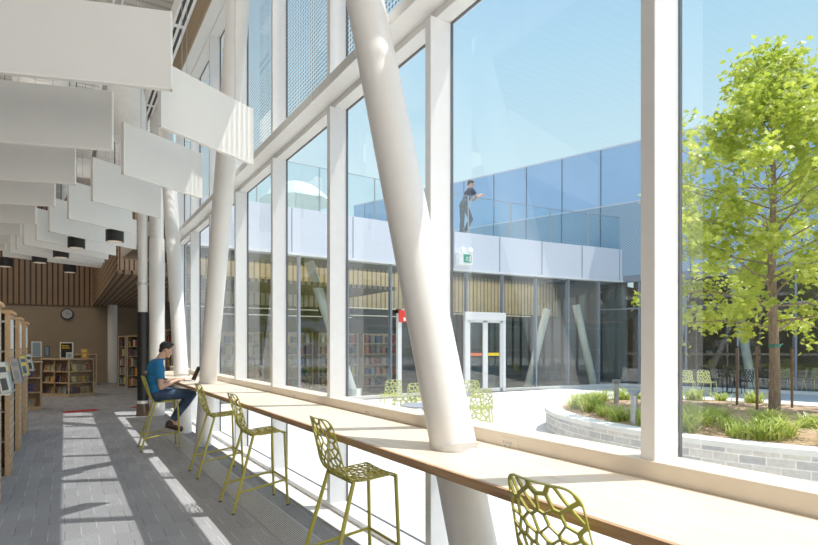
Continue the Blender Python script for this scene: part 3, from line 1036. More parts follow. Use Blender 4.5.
# things standing on the low bookcase
def sign(label, px, ptop, pbot, d, wpx, fm, im, name='poster'):
    z1, z0 = 1.65 + (HY - ptop) / F * d, 1.65 + (HY - pbot) / F * d
    p = at_d(px, d, z0); w = wpx / F * d
    t = thing(name, label, name, p, -TH + 0.2)
    h_ = z1 - z0
    bm = bmesh.new(); bx(bm, (-w / 2, 0, 0), (w / 2, 0.03, h_)); bx(bm, (-w / 2, 0.0, 0), (w / 2, 0.14, 0.012)); new_obj('frame', bm, fm, t)
    bm = bmesh.new(); bx(bm, (-w / 2 + 0.03, -0.006, 0.03), (w / 2 - 0.03, -0.001, h_ - 0.03)); s_ = new_obj('sheet', bm, im, t)
    return t, w, h_, s_


t, w, h_, s_ = sign('black poster with yellow lettering in a pale frame on the low bookcase', 66.5, 342.3, 358.5, 18.35, 12, 'paper', 'black')
bm = bmesh.new()
for zz, x0, ws in ((0.40, -0.13, (0.03, 0.025, 0.04, 0.025, 0.03, 0.02)), (0.33, -0.13, (0.03, 0.02, 0.03, 0.025, 0.035, 0.02, 0.03))):
    x = x0
    for q, w_ in enumerate(ws):
        bx(bm, (x, -0.008, zz), (x + w_, -0.0065, zz + (0.042 if q == 0 else 0.03))); x += w_ + 0.007
new_obj('lettering', bm, 'strip_yellow', s_)
sign('white poster with a teal picture standing left of the black poster', 36.5, 341.5, 357, 19.2, 9, 'paper', 'cover_7')
sign('blue and white display card between the two posters', 47, 346, 356.5, 19.5, 4.5, 'cover_1', 'cover_7', 'display_card')
sign('small pale card in front of the black poster', 69.5, 352.5, 358.5, 17.95, 6, 'paper', 'cover_7', 'display_card')
mt = Matrix.Translation((0.58, 21.25, 1.21))
face_out(mt, 0.35, 0, 0, 6, 'orange book stood on top of the low bookcase, right end', h=0.34, w=0.22, y=0.0)
# shelves with books at the back right
for j, (px0, px1, d, zt, lab) in enumerate(((118, 125.5, 22.6, 1.98, 'tall shelf unit of books at the back, left of the black sleeve'), (127, 138, 21.6, 1.98, 'tall shelf unit of books directly left of the black pipe sleeve'),
                                            (165, 172, 19.0, 2.15, 'tall shelf unit of books half hidden behind the seated man'))):
    p0, p1 = at_d(px0, d, 0), at_d(px1, d, 0)
    v = p1 - p0; L_ = v.length; rz = math.atan2(v.y, v.x)
    t = thing('tall_bookcase', lab, 'bookcase', p0, rz)
    bm = bmesh.new(); bx(bm, (0, 0, 0), (0.03, 0.35, zt)); bx(bm, (L_ - 0.03, 0, 0), (L_, 0.35, zt)); new_obj('side_panel', bm, 'shelf_wood', t)
    bm = bmesh.new(); bx(bm, (0, 0, zt), (L_, 0.35, zt + 0.04)); new_obj('top', bm, 'shelf_cap', t)
    bm = bmesh.new(); bx(bm, (0, 0.33, 0), (L_, 0.35, zt)); new_obj('back_panel', bm, 'interior_dim', t)
    mt = Matrix.Translation(p0) @ Matrix.Rotation(rz, 4, 'Z')
    rnd = random.Random(40 + j)
    for k_ in range(5):
        z = 0.1 + k_ * (zt - 0.1) / 5
        bm = bmesh.new(); bx(bm, (0.03, 0.02, z - 0.02), (L_ - 0.03, 0.33, z)); new_obj('shelf', bm, 'shelf_wood', t)
        nb = 4
        for q in range(nb):
            ci = rnd.randrange(12)
            wbk = (L_ - 0.1) / nb
            pl = mt @ Vector((0.05 + wbk * (q + 0.5), 0.12, z))
            book(pl, (wbk * 0.82, 0.18, rnd.uniform(0.2, 0.3)), ci, '%s book, %s shelf up, %s from left, %s' % (CN[ci], ORD[k_], ORD[q], ['outer back unit', 'unit by the black sleeve', 'unit behind the man'][j]), rz, group='books in the tall back units')
# red carpet tiles
for px0, px1, lab in ((66, 100, 'red carpet plank on the grey floor in front of the low bookcase'), (129, 140, 'short red carpet plank beside the black pipe foot')):
    p0, p1 = at_z(px0, 413, 0), at_z(px1, 410.5 if px0 < 100 else 408, 0)
    if px0 > 100: p0 = at_z(px0, 408, 0)
    v = p1 - p0
    bm = bmesh.new(); bx(bm, (0, 0, 0), (v.length, 0.42, 0.006))
    o = new_obj('carpet_plank', bm, 'red_carpet', None, bevel=0.002); o.location = p0; o.rotation_euler = (0, 0, math.atan2(v.y, v.x))
    tag(o, lab, 'carpet')

# ---------------- people
def bake_remesh(o, voxel, smooth_it=4):
    md = o.modifiers.new('r', 'REMESH'); md.mode = 'VOXEL'; md.voxel_size = voxel; md.use_smooth_shade = True
    ms = o.modifiers.new('s', 'SMOOTH'); ms.iterations = smooth_it; ms.factor = 0.5
    dg = bpy.context.evaluated_depsgraph_get()
    dg.update()
    me = bpy.data.meshes.new_from_object(o.evaluated_get(dg))
    o.modifiers.clear()
    for m_ in o.data.materials:
        if m_ and m_.name not in [x.name for x in me.materials if x]: me.materials.append(m_)
    o.data = me
    me.shade_smooth()
    return o


def caps(bm, pts, rs, seg=12):
    tube(bm, pts, rs, seg)
    for p, r in zip(pts, rs): ball(bm, p, r, seg)


def lerp(a, b, t): return Vector(a).lerp(Vector(b), t)


def person(label, loc, rz, J, mats, voxel=0.009, sleeve=0.62, sole_dir=None):
    """J: joints in local metres, facing +X, left = +Y"""
    t = thing('person', label, 'person', loc, rz)
    j = {k_: Vector(v) for k_, v in J.items()}
    # body: head, neck, trunk, arms, hands, legs in one surface
    bm = bmesh.new()
    hr = Matrix.Rotation(J.get('yaw_', (0, 0, 0))[2], 4, 'Z') @ Matrix.Rotation(J.get('nod', (0, 0, 0))[1], 4, 'Y')
    hc = j['head']
    hp = lambda x, y, z: hc + (hr @ Vector((x, y, z)))
    ball(bm, hp(-0.012, 0, 0.022), (0.098, 0.076, 0.095), 20, hr)
    ball(bm, hp(0.022, 0, -0.045), (0.066, 0.06, 0.075), 16, hr)
    ball(bm, hp(0.055, 0, -0.098), (0.03, 0.032, 0.024), 12, hr)           # chin
    tube(bm, [hp(0.078, 0, 0.02), hp(0.106, 0, -0.022), hp(0.082, 0, -0.034)], [0.010, 0.015, 0.012], 8)   # nose
    for s_ in (-1, 1):
        ball(bm, hp(0.074, s_ * 0.03, 0.03), (0.014, 0.026, 0.010), 8, hr)    # brow
        ball(bm, hp(0.058, s_ * 0.045, -0.02), (0.022, 0.018, 0.02), 8, hr)   # cheek
        ball(bm, hp(-0.012, s_ * 0.078, -0.012), (0.024, 0.011, 0.034), 10, hr)  # ear
    tube(bm, [hp(0.082, -0.022, -0.062), hp(0.090, 0, -0.060), hp(0.082, 0.022, -0.062)], [0.007, 0.010, 0.007], 8)  # lips
    caps(bm, [hp(-0.03, 0, -0.06), j['neck'], j['chest'] + Vector((0, 0, 0.1))], [0.055, 0.058, 0.07])
    caps(bm, [j['chest'], j['belly'], j['pelvis']], [0.10, 0.09, 0.09])
    for s_, S in ((1, 'l'), (-1, 'r')):
        sh, el, wr, ha = (j[x + S] for x in ('sho_', 'elb_', 'wri_', 'hand_'))
        caps(bm, [j['neck'] - Vector((0, 0, 0.05)), sh], [0.05, 0.05])
        caps(bm, [sh, lerp(sh, el, 0.5), el], [0.050, 0.046, 0.040])
        caps(bm, [el, lerp(el, wr, 0.35), wr], [0.040, 0.041, 0.027])
        d = (ha - wr).normalized()
        side = Vector((0, 0, 1)).cross(d).normalized()
        up = d.cross(side)
        mm = Matrix((d, side, up)).transposed().to_4x4()
        pc = wr + d * 0.05
        ball(bm, pc, (0.055, 0.042, 0.017), 12, mm)
        for q, (off, L_) in enumerate(((-0.031, 0.062), (-0.0105, 0.074), (0.0105, 0.070), (0.031, 0.055))):
            b0 = wr + d * 0.085 + side * off
            b1 = b0 + d * L_ * 0.5 + up * 0.006
            b2 = b1 + d * L_ * 0.36 - up * 0.018
            b3 = b2 + d * L_ * 0.12 - up * 0.02
            caps(bm, [b0 - d * 0.02, b1, b2, b3], [0.0095, 0.009, 0.008, 0.007], 8)
        ins = -s_
        b0 = wr + d * 0.03 + side * 0.03 * ins
        caps(bm, [b0, b0 + d * 0.035 + side * 0.022 * ins - up * 0.01, b0 + d * 0.065 + side * 0.024 * ins - up * 0.018], [0.012, 0.0105, 0.008], 8)
        hi, kn, an, to = (j[x + S] for x in ('hip_', 'knee_', 'ank_', 'toe_'))
        caps(bm, [hi, kn], [0.07, 0.048]); caps(bm, [kn, lerp(kn, an, 0.3), an], [0.048, 0.05, 0.034])
        caps(bm, [an, lerp(an, to, 0.6)], [0.034, 0.03])
    b_ = new_obj('body', bm, mats['skin'], t); bake_remesh(b_, voxel)
    for s_ in (-1, 1):
        bm = bmesh.new(); ball(bm, hp(0.079, s_ * 0.031, 0.012), (0.009, 0.012, 0.008), 10, hr); new_obj('eye', bm, 'eye', t, smooth=True)
    # hair cap with nape and side burns
    bm = bmesh.new()
    ball(bm, hp(-0.02, 0, 0.04), (0.103, 0.083, 0.092), 20, hr)
    bmesh.ops.bisect_plane(bm, geom=bm.verts[:] + bm.edges[:] + bm.faces[:], plane_co=hp(0.045, 0, 0.035), plane_no=hr @ Vector((0.75, 0, -0.66)), clear_outer=True)
    bmesh.ops.holes_fill(bm, edges=bm.edges[:], sides=0)
    ball(bm, hp(0.045, 0, 0.105), (0.045, 0.05, 0.022), 12, hr)
    ball(bm, hp(-0.075, 0, -0.02), (0.038, 0.062, 0.06), 12, hr)
    for s_ in (-1, 1): ball(bm, hp(-0.0, s_ * 0.072, 0.03), (0.03, 0.012, 0.036), 8, hr)
    h_ = new_obj('hair', bm, mats['hair'], t); bake_remesh(h_, 0.009, 2)
    # shirt
    bm = bmesh.new()
    ch, be, pe = j['chest'], j['belly'], j['pelvis']
    ax = (ch - pe).normalized()
    tilt = Vector((0, 0, 1)).rotation_difference(ax).to_matrix().to_4x4()
    ball(bm, ch, (0.135, 0.185, 0.19), 18, tilt)
    ball(bm, lerp(ch, be, 0.6), (0.125, 0.172, 0.17), 18, tilt)
    ball(bm, lerp(be, pe, 0.55), (0.130, 0.172, 0.15), 18, tilt)
    for S in 'lr':
        sh, el = j['sho_' + S], j['elb_' + S]
        caps(bm, [lerp(j['neck'], ch, 0.35), sh], [0.075, 0.074])
        e_ = lerp(sh, el, sleeve)
        caps(bm, [sh, lerp(sh, e_, 0.6)], [0.076, 0.074])
        tube(bm, [lerp(sh, e_, 0.5), e_], [0.073, 0.072], 16)
    s2 = new_obj('shirt', bm, mats['shirt'], t); bake_remesh(s2, voxel, 3)
    bm = bmesh.new(); nk = lerp(j['neck'], ch, 0.12); tube(bm, [nk - Vector((0, 0, 0.012)), nk + Vector((0, 0, 0.012))], [0.078, 0.07], 20); new_obj('collar', bm, mats['shirt'], s2, smooth=True)
    # trousers
    bm = bmesh.new()
    ball(bm, pe + Vector((0, 0, -0.02)), (0.135, 0.178, 0.125), 18)
    for S in 'lr':
        hi, kn, an = (j[x + S] for x in ('hip_', 'knee_', 'ank_'))
        caps(bm, [hi, lerp(hi, kn, 0.5), kn], [0.098, 0.086, 0.069])
        hem = lerp(kn, an, 0.93)
        caps(bm, [kn, lerp(kn, hem, 0.35), lerp(kn, hem, 0.9)], [0.069, 0.071, 0.055]); tube(bm, [lerp(kn, hem, 0.85), hem], [0.055, 0.056], 16)
    tr = new_obj('trousers', bm, mats['trousers'], t); bake_remesh(tr, voxel, 3)
    for S in 'lr':
        an, to = j['ank_' + S], j['toe_' + S]
        f_ = (to - an); fl = Vector((f_.x, f_.y, f_.z + 0.055))
        d = fl.normalized(); sd = Vector((0, 0, 1)).cross(d).normalized(); up = d.cross(sd)
        mm = Matrix((d, sd, up)).transposed().to_4x4()
        o_ = an - up * 0.055
        bm = bmesh.new()
        ball(bm, o_ + d * -0.025, (0.055, 0.040, 0.045), 14, mm); ball(bm, o_ + d * 0.07 - up * 0.006, (0.085, 0.044, 0.040), 14, mm); ball(bm, o_ + d * 0.15 - up * 0.018, (0.065, 0.046, 0.028), 14, mm)
        caps(bm, [an - up * 0.01, o_], [0.042, 0.042])
        sh_ = new_obj('shoe', bm, mats['shoe'], t); bake_remesh(sh_, 0.008, 3)
        bm = bmesh.new(); bxm(bm, Matrix.Translation(o_ - up * 0.045) @ mm, (-0.075, -0.038, -0.008), (0.20, 0.038, 0.006)); new_obj('sole', bm, 'sole', sh_, bevel=0.012)
    return t, j


J = dict(head=(0.125, 0, 1.578), nod=(0, 0.30, 0), neck=(0.035, 0, 1.445), chest=(-0.035, 0, 1.245), belly=(-0.045, 0, 1.03), pelvis=(-0.01, 0, 0.885),
         sho_r=(-0.015, -0.185, 1.335), elb_r=(0.01, -0.245, 0.985), wri_r=(0.255, -0.14, 1.085), hand_r=(0.36, -0.10, 1.090),
         sho_l=(-0.015, 0.185, 1.335), elb_l=(0.06, 0.235, 1.0), wri_l=(0.29, 0.12, 1.09), hand_l=(0.38, 0.07, 1.092),
         hip_r=(0.02, -0.095, 0.87), knee_r=(0.50, -0.12, 0.85), ank_r=(0.185, -0.10, 0.415), toe_r=(0.36, -0.105, 0.30),
         hip_l=(0.02, 0.095, 0.87), knee_l=(0.52, 0.12, 0.85), ank_l=(0.22, 0.09, 0.415), toe_l=(0.39, 0.09, 0.30))
man, j = person('dark-haired man in a blue t-shirt and jeans seated at the counter typing', (1.285, 9.78, 0), 0.0, J,
                dict(skin='skin', hair='hair', shirt='shirt_blue', trousers='denim', shoe='shoe_brown'))
bm = bmesh.new(); tube(bm, [(-0.02, 0, 0.945), (-0.02, 0, 0.975)], 0.138, 24)
for v in bm.verts: v.co.y *= 1.16
new_obj('belt', bm, 'belt', man, smooth=True)
# laptop
t = thing('laptop', 'open silver laptop with a dark screen on the counter before the seated man', 'laptop', (1.70, 9.78, 1.048))
bm = bmesh.new(); bx(bm, (-0.12, -0.17, 0.002), (0.12, 0.17, 0.018)); bs = new_obj('base', bm, 'laptop_silver', t, bevel=0.004)
bm = bmesh.new()
for r_ in range(5):
    for c2 in range(12): bx(bm, (-0.01 + r_ * 0.02, -0.145 + c2 * 0.0245, 0.018), (0.006 + r_ * 0.02, -0.125 + c2 * 0.0245, 0.0195))
new_obj('keyboard', bm, 'dark_metal', bs)
bm = bmesh.new(); bx(bm, (-0.10, -0.05, 0.018), (-0.03, 0.05, 0.0187)); new_obj('touchpad', bm, 'aluminium', bs)
lid = bmesh.new(); mm = Matrix.Translation((0.12, 0, 0.018)) @ Matrix.Rotation(0.42, 4, 'Y')
bxm(lid, mm, (-0.004, -0.17, 0.0), (0.006, 0.17, 0.25)); ld = new_obj('lid', lid, 'laptop_silver', t, bevel=0.003)
bm = bmesh.new(); bxm(bm, mm, (-0.006, -0.165, 0.008), (-0.0042, 0.165, 0.245)); new_obj('screen', bm, 'laptop_screen', ld)

# ================================================================== COURTYARD
bm = bmesh.new(); bx(bm, (2.5, -30, -0.25), (45, 15.1, 0.0))
o = struct('floor_courtyard', bm, 'concrete')
# building A: opposite ground floor wing, y about 15
A = [(2.46, 14.95), (5.36, 15.13), (11.49, 15.45), (15.5, 15.2), (19.6, 14.75)]


def alongA(x):
    for (x0, y0), (x1, y1) in zip(A, A[1:]):
        if x <= x1 or (x1, y1) == A[-1]:
            return y0 + (y1 - y0) * (x - x0) / (x1 - x0)


fa = thing('courtyard_wing', 'glazed library wing with a pale lilac fascia across the courtyard', 'building', (11, 15.3, 0))
FO = Vector(fa.location)


def strip(bm, pts, z0, z1, th, off=0.0):
    for (x0, y0), (x1, y1) in zip(pts, pts[1:]):
        d = Vector((x1 - x0, y1 - y0, 0)); L_ = d.length
        mm = Matrix.Translation(Vector((x0, y0, 0)) - FO) @ Matrix.Rotation(math.atan2(d.y, d.x), 4, 'Z')
        bxm(bm, mm, (-0.004, off, z0), (L_ + 0.004, off + th, z1))


def zt(x): return 4.29 if x < 12 else 4.29 - 0.14 * (x - 12) / 7.6


bm = bmesh.new(); strip(bm, A, 4.27, 5.53, 0.3); new_obj('fascia', bm, 'lilac_panel', fa)
bm = bmesh.new(); strip(bm, A, 4.20, 4.27, 0.34, -0.02); new_obj('fascia_trim', bm, 'soffit_white', fa)
bm = bmesh.new(); strip(bm, A, 5.0, 5.45, 9.0, 0.3); new_obj('terrace_slab', bm, 'concrete', fa)
bm = bmesh.new()
for k_ in range(9):
    x = 3.5 + k_ * 1.95; y = alongA(x) - FO.y
    bx(bm, (x - FO.x - 0.008, y - 0.012, 4.28), (x - FO.x + 0.008, y + 0.02, 5.52))
new_obj('fascia_seams', bm, 'seam', fa)
bm = bmesh.new(); strip(bm, A, 0.0, 0.10, 0.12, 0.0); new_obj('glazing_kerb', bm, 'coping', fa)
xs = [2.6 + k_ * 1.55 for k_ in range(12)]
door_x0, door_x1 = 9.9, 13.6
for k_, (x0, x1) in enumerate(zip(xs, xs[1:])):
    y0, y1 = alongA(x0) + 0.08, alongA(x1) + 0.08
    bm = bmesh.new()
    vv = [bm.verts.new(Vector(p) - FO) for p in ((x0, y0, 0.1), (x1, y1, 0.1), (x1, y1, 4.2), (x0, y0, 4.2))]
    bm.faces.new(vv)
    new_obj('glass_panel', bm, 'facade_glass', fa, recalc=False)
    bm = bmesh.new(); bx(bm, (x0 - FO.x - 0.03, y0 - FO.y - 0.03, 0.0), (x0 - FO.x + 0.03, y0 - FO.y + 0.12, 4.25)); new_obj('mullion', bm, 'grey_panel', fa)
# inside of wing A
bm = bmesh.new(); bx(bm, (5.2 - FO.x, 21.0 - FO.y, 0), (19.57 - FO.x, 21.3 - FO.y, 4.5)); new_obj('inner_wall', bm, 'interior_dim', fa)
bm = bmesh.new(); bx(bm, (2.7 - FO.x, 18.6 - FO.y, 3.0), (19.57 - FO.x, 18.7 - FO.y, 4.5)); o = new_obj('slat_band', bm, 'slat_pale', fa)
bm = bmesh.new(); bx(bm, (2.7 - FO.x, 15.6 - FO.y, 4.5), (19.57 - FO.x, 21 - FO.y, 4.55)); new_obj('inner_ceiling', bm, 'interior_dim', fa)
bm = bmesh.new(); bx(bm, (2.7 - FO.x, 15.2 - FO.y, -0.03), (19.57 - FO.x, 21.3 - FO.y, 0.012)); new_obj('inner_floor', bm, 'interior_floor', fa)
bm = bmesh.new(); bx(bm, (19.58 - FO.x, 14.85 - FO.y, 0), (19.66 - FO.x, 21.3 - FO.y, 5.0)); new_obj('end_wall', bm, 'grey_panel', fa)
bm = bmesh.new()
for x0, x1, y, z in ((3, 7.5, 18.2, 2.85), (4, 8.5, 17.6, 2.6), (8.6, 12.4, 17.9, 2.7), (8.0, 13, 18.3, 3.0), (13, 17.5, 18.2, 2.9)):
    bx(bm, (x0 - FO.x, y - FO.y, z), (x1 - FO.x, y - FO.y + 0.05, z + 0.025))
new_obj('strip_lights', bm, 'linear_light', fa)
# leaning white columns inside wing A
for i, (pa, za, pb, zb_, d, lab) in enumerate(((355, 0.3, 309, 4.2, 17.2, 'leaning white column behind the opposite glass, left of the doors'), (528, 0.0, 547, 3.1, 22.6, 'leaning white column behind glass just right of the doors'),
                                              (594, 0.0, 576, 3.3, 22.9, 'leaning white column behind glass near the corner of the wing'))):
    p0, p1 = at_d(pa, d, za), at_d(pb, d, zb_)
    t = thing('leaning_column', lab, 'column', p0, 0, 'columns inside the opposite wing')
    bm = bmesh.new(); tube(bm, [(0, 0, -za if za else 0), p1 - p0], 0.15, 20); new_obj('shaft', bm, 'column_paint', t, smooth=True)
    bm = bmesh.new(); tube(bm, [(0, 0, -za), (0, 0, 0.02)], 0.2, 20); new_obj('base_plate', bm, 'column_paint', t, smooth=True)
# dim bookcases behind the glass
rnd = random.Random(3)
for i, x in enumerate((4.2, 6.0, 7.8, 9.6)):
    t = thing('tall_bookcase', 'dim bookcase behind the opposite glazing, %s from the left' % ORD[i], 'bookcase', (x, 18.9, 0), 0, 'bookcases behind the opposite glazing')
    bm = bmesh.new(); bx(bm, (0, 0.3, 0), (1.6, 0.33, 2.1)); bx(bm, (0, 0, 0), (0.04, 0.3, 2.1)); bx(bm, (1.56, 0, 0), (1.6, 0.3, 2.1)); new_obj('case', bm, 'shelf_wood', t)
    for k_ in range(5):
        bm = bmesh.new(); bx(bm, (0.04, 0, 0.1 + k_ * 0.4), (1.56, 0.3, 0.13 + k_ * 0.4)); new_obj('shelf', bm, 'shelf_wood', t)
        for q in range(6):
            bk = book((x + 0.2 + q * 0.24, 19.04, 0.13 + k_ * 0.4), (rnd.uniform(0.12, 0.2), 0.2, rnd.uniform(0.22, 0.32)), rnd.randrange(12),
                      'book standing on the dim shelves behind the opposite glazing', group='books behind the opposite glazing')
# sliding doors with white frame
def doorset(label, pl, pr, d, ztop, leaf=True, name='door'):
    p0, p1 = at_d(pl, d, 0), at_d(pr, d, 0)
    y = min(alongA(p0.x), alongA(p1.x)) - 0.04
    p0.y, p1.y = alongA(p0.x) - 0.05, alongA(p1.x) - 0.05
    v = p1 - p0; L_ = v.length
    t = thing('sliding_door', label, 'door', p0, math.atan2(v.y, v.x))
    bm = bmesh.new(); bx(bm, (0, -0.06, 0.0), (0.12, 0.06, ztop)); bx(bm, (L_ - 0.12, -0.06, 0), (L_, 0.06, ztop)); bx(bm, (0, -0.07, ztop - 0.28), (L_, 0.07, ztop)); new_obj('frame', bm, 'frame_white', t, bevel=0.005)
    for a, b, cm in ((0.12, L_ / 2, 'strip_orange'), (L_ / 2, L_ - 0.12, 'strip_yellow')):
        bm = bmesh.new()
        bx(bm, (a, -0.03, 0.02), (a + 0.1, 0.03, ztop - 0.28)); bx(bm, (b - 0.1, -0.03, 0.02), (b, 0.03, ztop - 0.28)); bx(bm, (a, -0.03, 0.02), (b, 0.03, 0.14)); bx(bm, (a, -0.03, ztop - 0.36), (b, 0.03, ztop - 0.28))
        lf = new_obj('door_leaf', bm, 'frame_white', t)
        bm = bmesh.new(); vv = [bm.verts.new(p) for p in ((a + 0.1, 0, 0.14), (b - 0.1, 0, 0.14), (b - 0.1, 0, ztop - 0.36), (a + 0.1, 0, ztop - 0.36))]; bm.faces.new(vv)
        new_obj('pane', bm, 'facade_glass', lf)
        bm = bmesh.new(); bx(bm, (a + 0.12, -0.02, 1.28), (b - 0.14, -0.012, 1.38)); o = new_obj('safety_stripe', bm, cm, lf)
        o['label'] = 'orange safety stripe' if cm.endswith('orange') else 'yellow safety stripe'
    return t


doorset('white framed sliding glass doors with yellow stripe across the courtyard', 457, 515, 19.6, 2.80)
# second white door frame left of the near column with a red sign
p0 = at_d(398.5, 17.6, 0); p0.y = alongA(p0.x) - 0.06
t = thing('door_frame', 'white door frame with red corner sign behind the near tilted column', 'door', p0)
bm = bmesh.new(); bx(bm, (0, -0.06, 0), (0.14, 0.06, 2.8)); bx(bm, (1.45, -0.06, 0), (1.57, 0.06, 2.8)); bx(bm, (0, -0.06, 2.66), (1.57, 0.06, 2.8)); new_obj('frame', bm, 'frame_white', t, bevel=0.004)
bm = bmesh.new(); bx(bm, (0.02, -0.09, 2.38), (0.33, -0.065, 2.76)); o = new_obj('red_sign', bm, 'sign_red', t); o['label'] = 'red sign'
bm = bmesh.new(); bx(bm, (0.19, -0.095, 2.42), (0.27, -0.09, 2.52)); new_obj('sign_mark', bm, 'sign_white', o)
# emergency light with exit sign
p = at_d(464.0, 19.2, 4.55)
p.y = alongA(p.x) - 0.06
d_ = p.x * ST + p.y * CT
t = thing('exit_sign', 'green running-man exit sign with two lamp heads on the lilac fascia', 'exit sign', (p.x, p.y, 1.65 + (HY - 263.5) / F * d_))
bm = bmesh.new(); bx(bm, (-0.30, -0.12, -0.06), (0.30, 0.06, 0.36)); new_obj('housing', bm, 'sign_white', t, bevel=0.01)
bm = bmesh.new(); bx(bm, (-0.10, -0.128, 0.02), (0.24, -0.121, 0.30)); sgn = new_obj('sign_face', bm, 'sign_green', t)
bm = bmesh.new()
tube(bm, [(0.07, -0.131, 0.245), (0.07, -0.131, 0.250)], 0.02, 10)
for a, b in (((0.06, 0.22), (0.05, 0.15)), ((0.05, 0.15), (0.10, 0.11)), ((0.10, 0.11), (0.08, 0.06)), ((0.05, 0.15), (0.02, 0.10)), ((0.02, 0.10), (-0.03, 0.09)), ((0.06, 0.21), (0.11, 0.17)), ((0.06, 0.21), (0.0, 0.18))):
    tube(bm, [(a[0], -0.130, a[1]), (b[0], -0.130, b[1])], 0.012, 6)
bx(bm, (0.15, -0.131, 0.05), (0.21, -0.129, 0.27))
new_obj('running_figure', bm, 'sign_white', sgn)
for x in (-0.12, 0.2):
    bm = bmesh.new(); tube(bm, [(x, -0.02, 0.36), (x, -0.04, 0.42), (x, -0.16, 0.47)], [0.02, 0.05, 0.085], 14); new_obj('lamp_head', bm, 'sign_white', t, smooth=True)
# terrace glass rail
RL = [(2.6, 15.1), (11.3, 15.52), (15.4, 15.32), (19.4, 14.87)]
ra = thing('glass_railing', 'clear glass railing with slim rail along the terrace edge', 'railing', (11, 15.5, 5.45))
def rail_y(x):
    for (x0, y0), (x1, y1) in zip(RL, RL[1:]):
        if x <= x1 or (x1, y1) == RL[-1]: return y0 + (y1 - y0) * (x - x0) / (x1 - x0)
xs = [2.6 + k_ * 1.87 for k_ in range(10)]
for x0, x1 in zip(xs, xs[1:]):
    bm = bmesh.new()
    vv = [bm.verts.new(Vector(p) - ra.location) for p in ((x0 + .02, rail_y(x0), 5.5), (x1 - .02, rail_y(x1), 5.5), (x1 - .02, rail_y(x1), 6.82), (x0 + .02, rail_y(x0), 6.82))]
    bm.faces.new(vv); new_obj('glass_panel', bm, 'rail_glass', ra, recalc=False)
    bm = bmesh.new(); bx(bm, (x1 - 11 - 0.015, rail_y(x1) - 15.5 - 0.02, 0), (x1 - 11 + 0.015, rail_y(x1) - 15.5 + 0.02, 1.38)); new_obj('post', bm, 'grey_metal', ra)
bm = bmesh.new()
for x0, x1 in zip(xs, xs[1:]):
    tube(bm, [Vector((x0, rail_y(x0), 6.83)) - ra.location, Vector((x1, rail_y(x1), 6.83)) - ra.location], 0.012, 8)
new_obj('top_rail', bm, 'grey_panel', ra)

# building B: two-storey block on the far side
B0, B1 = Vector((14.7, 27.8, 0)), Vector((26.8, -8.2, 0))
P1, P2 = Vector((19.49, 14.19, 0)), Vector((21.3, 8.7, 0))
db = (P2 - P1).normalized()
nb_ = Vector((db.y, -db.x, 0))           # outward, toward us
if nb_.x > 0: nb_ = -nb_
rzb = math.atan2(db.y, db.x)
fb = thing('far_block', 'two-storey block with glass panels coloured as reflected sky and metal mesh beyond the courtyard', 'building', P1, rzb)
# local x runs toward the right of the picture, +y is away from us
s0, s1 = -16.2, 22.0
ZM, ZR, ZT = 7.40, 9.75, 5.0
bm = bmesh.new(); bx(bm, (s0, 0, ZM), (s1, 0.3, ZR)); new_obj('sky_tint_panels', bm, 'sky_tint_spandrel', fb)
bm = bmesh.new(); bx(bm, (s0, -0.03, ZR), (s1, 0.4, ZR + 0.06)); bx(bm, (s0, -0.02, ZM - 0.04), (s1, 0.1, ZM + 0.03)); new_obj('parapet_trim', bm, 'lilac_panel', fb)
bm = bmesh.new()
for k_ in range(22):
    x = s0 + 0.9 + k_ * 1.72
    bx(bm, (x - 0.02, -0.012, ZM), (x + 0.02, 0.02, ZR))
    bx(bm, (x - 0.02, -0.07, 4.4), (x + 0.02, 0.0, ZM - 0.03))
new_obj('panel_seams', bm, 'seam', fb)
bm = bmesh.new(); bx(bm, (s0, -0.05, 4.45), (s1, 0.15, ZM - 0.04)); new_obj('mesh_cladding', bm, perforated_mat('mesh_far', (0.36, 0.47, 0.59), 60.0, 0.0, (0.23, 0.33, 0.44), 'XZ', True), fb)
bm = bmesh.new(); bx(bm, (-1.72, -0.02, 4.2), (s1, 0.3, 4.45)); new_obj('lintel', bm, 'grey_panel', fb)
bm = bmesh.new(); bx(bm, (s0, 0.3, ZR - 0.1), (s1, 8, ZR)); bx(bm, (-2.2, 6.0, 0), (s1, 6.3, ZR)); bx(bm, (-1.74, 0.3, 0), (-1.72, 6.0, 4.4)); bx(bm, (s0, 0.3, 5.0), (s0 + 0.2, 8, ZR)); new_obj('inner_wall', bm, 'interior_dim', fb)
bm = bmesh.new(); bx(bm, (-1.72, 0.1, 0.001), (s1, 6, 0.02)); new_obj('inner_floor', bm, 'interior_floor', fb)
bm = bmesh.new(); bx(bm, (-1.72, -0.05, 0), (s1, 0.1, 0.1)); new_obj('glazing_kerb', bm, 'coping', fb)
for k_ in range(-1, 13):
    x = k_ * 1.72
    bm = bmesh.new(); vv = [bm.verts.new(p) for p in ((x, 0.05, 0.1), (x + 1.72, 0.05, 0.1), (x + 1.72, 0.05, 4.2), (x, 0.05, 4.2))]; bm.faces.new(vv); new_obj('glass_panel', bm, 'facade_glass', fb, recalc=False)
    bm = bmesh.new(); bx(bm, (x - 0.03, 0.0, 0), (x + 0.03, 0.15, 4.2)); bx(bm, (x, 0.02, 3.1), (x + 1.72, 0.08, 3.15)); new_obj('mullion', bm, 'grey_panel', fb)
mb = Matrix.Translation(P1) @ Matrix.Rotation(rzb, 4, 'Z')
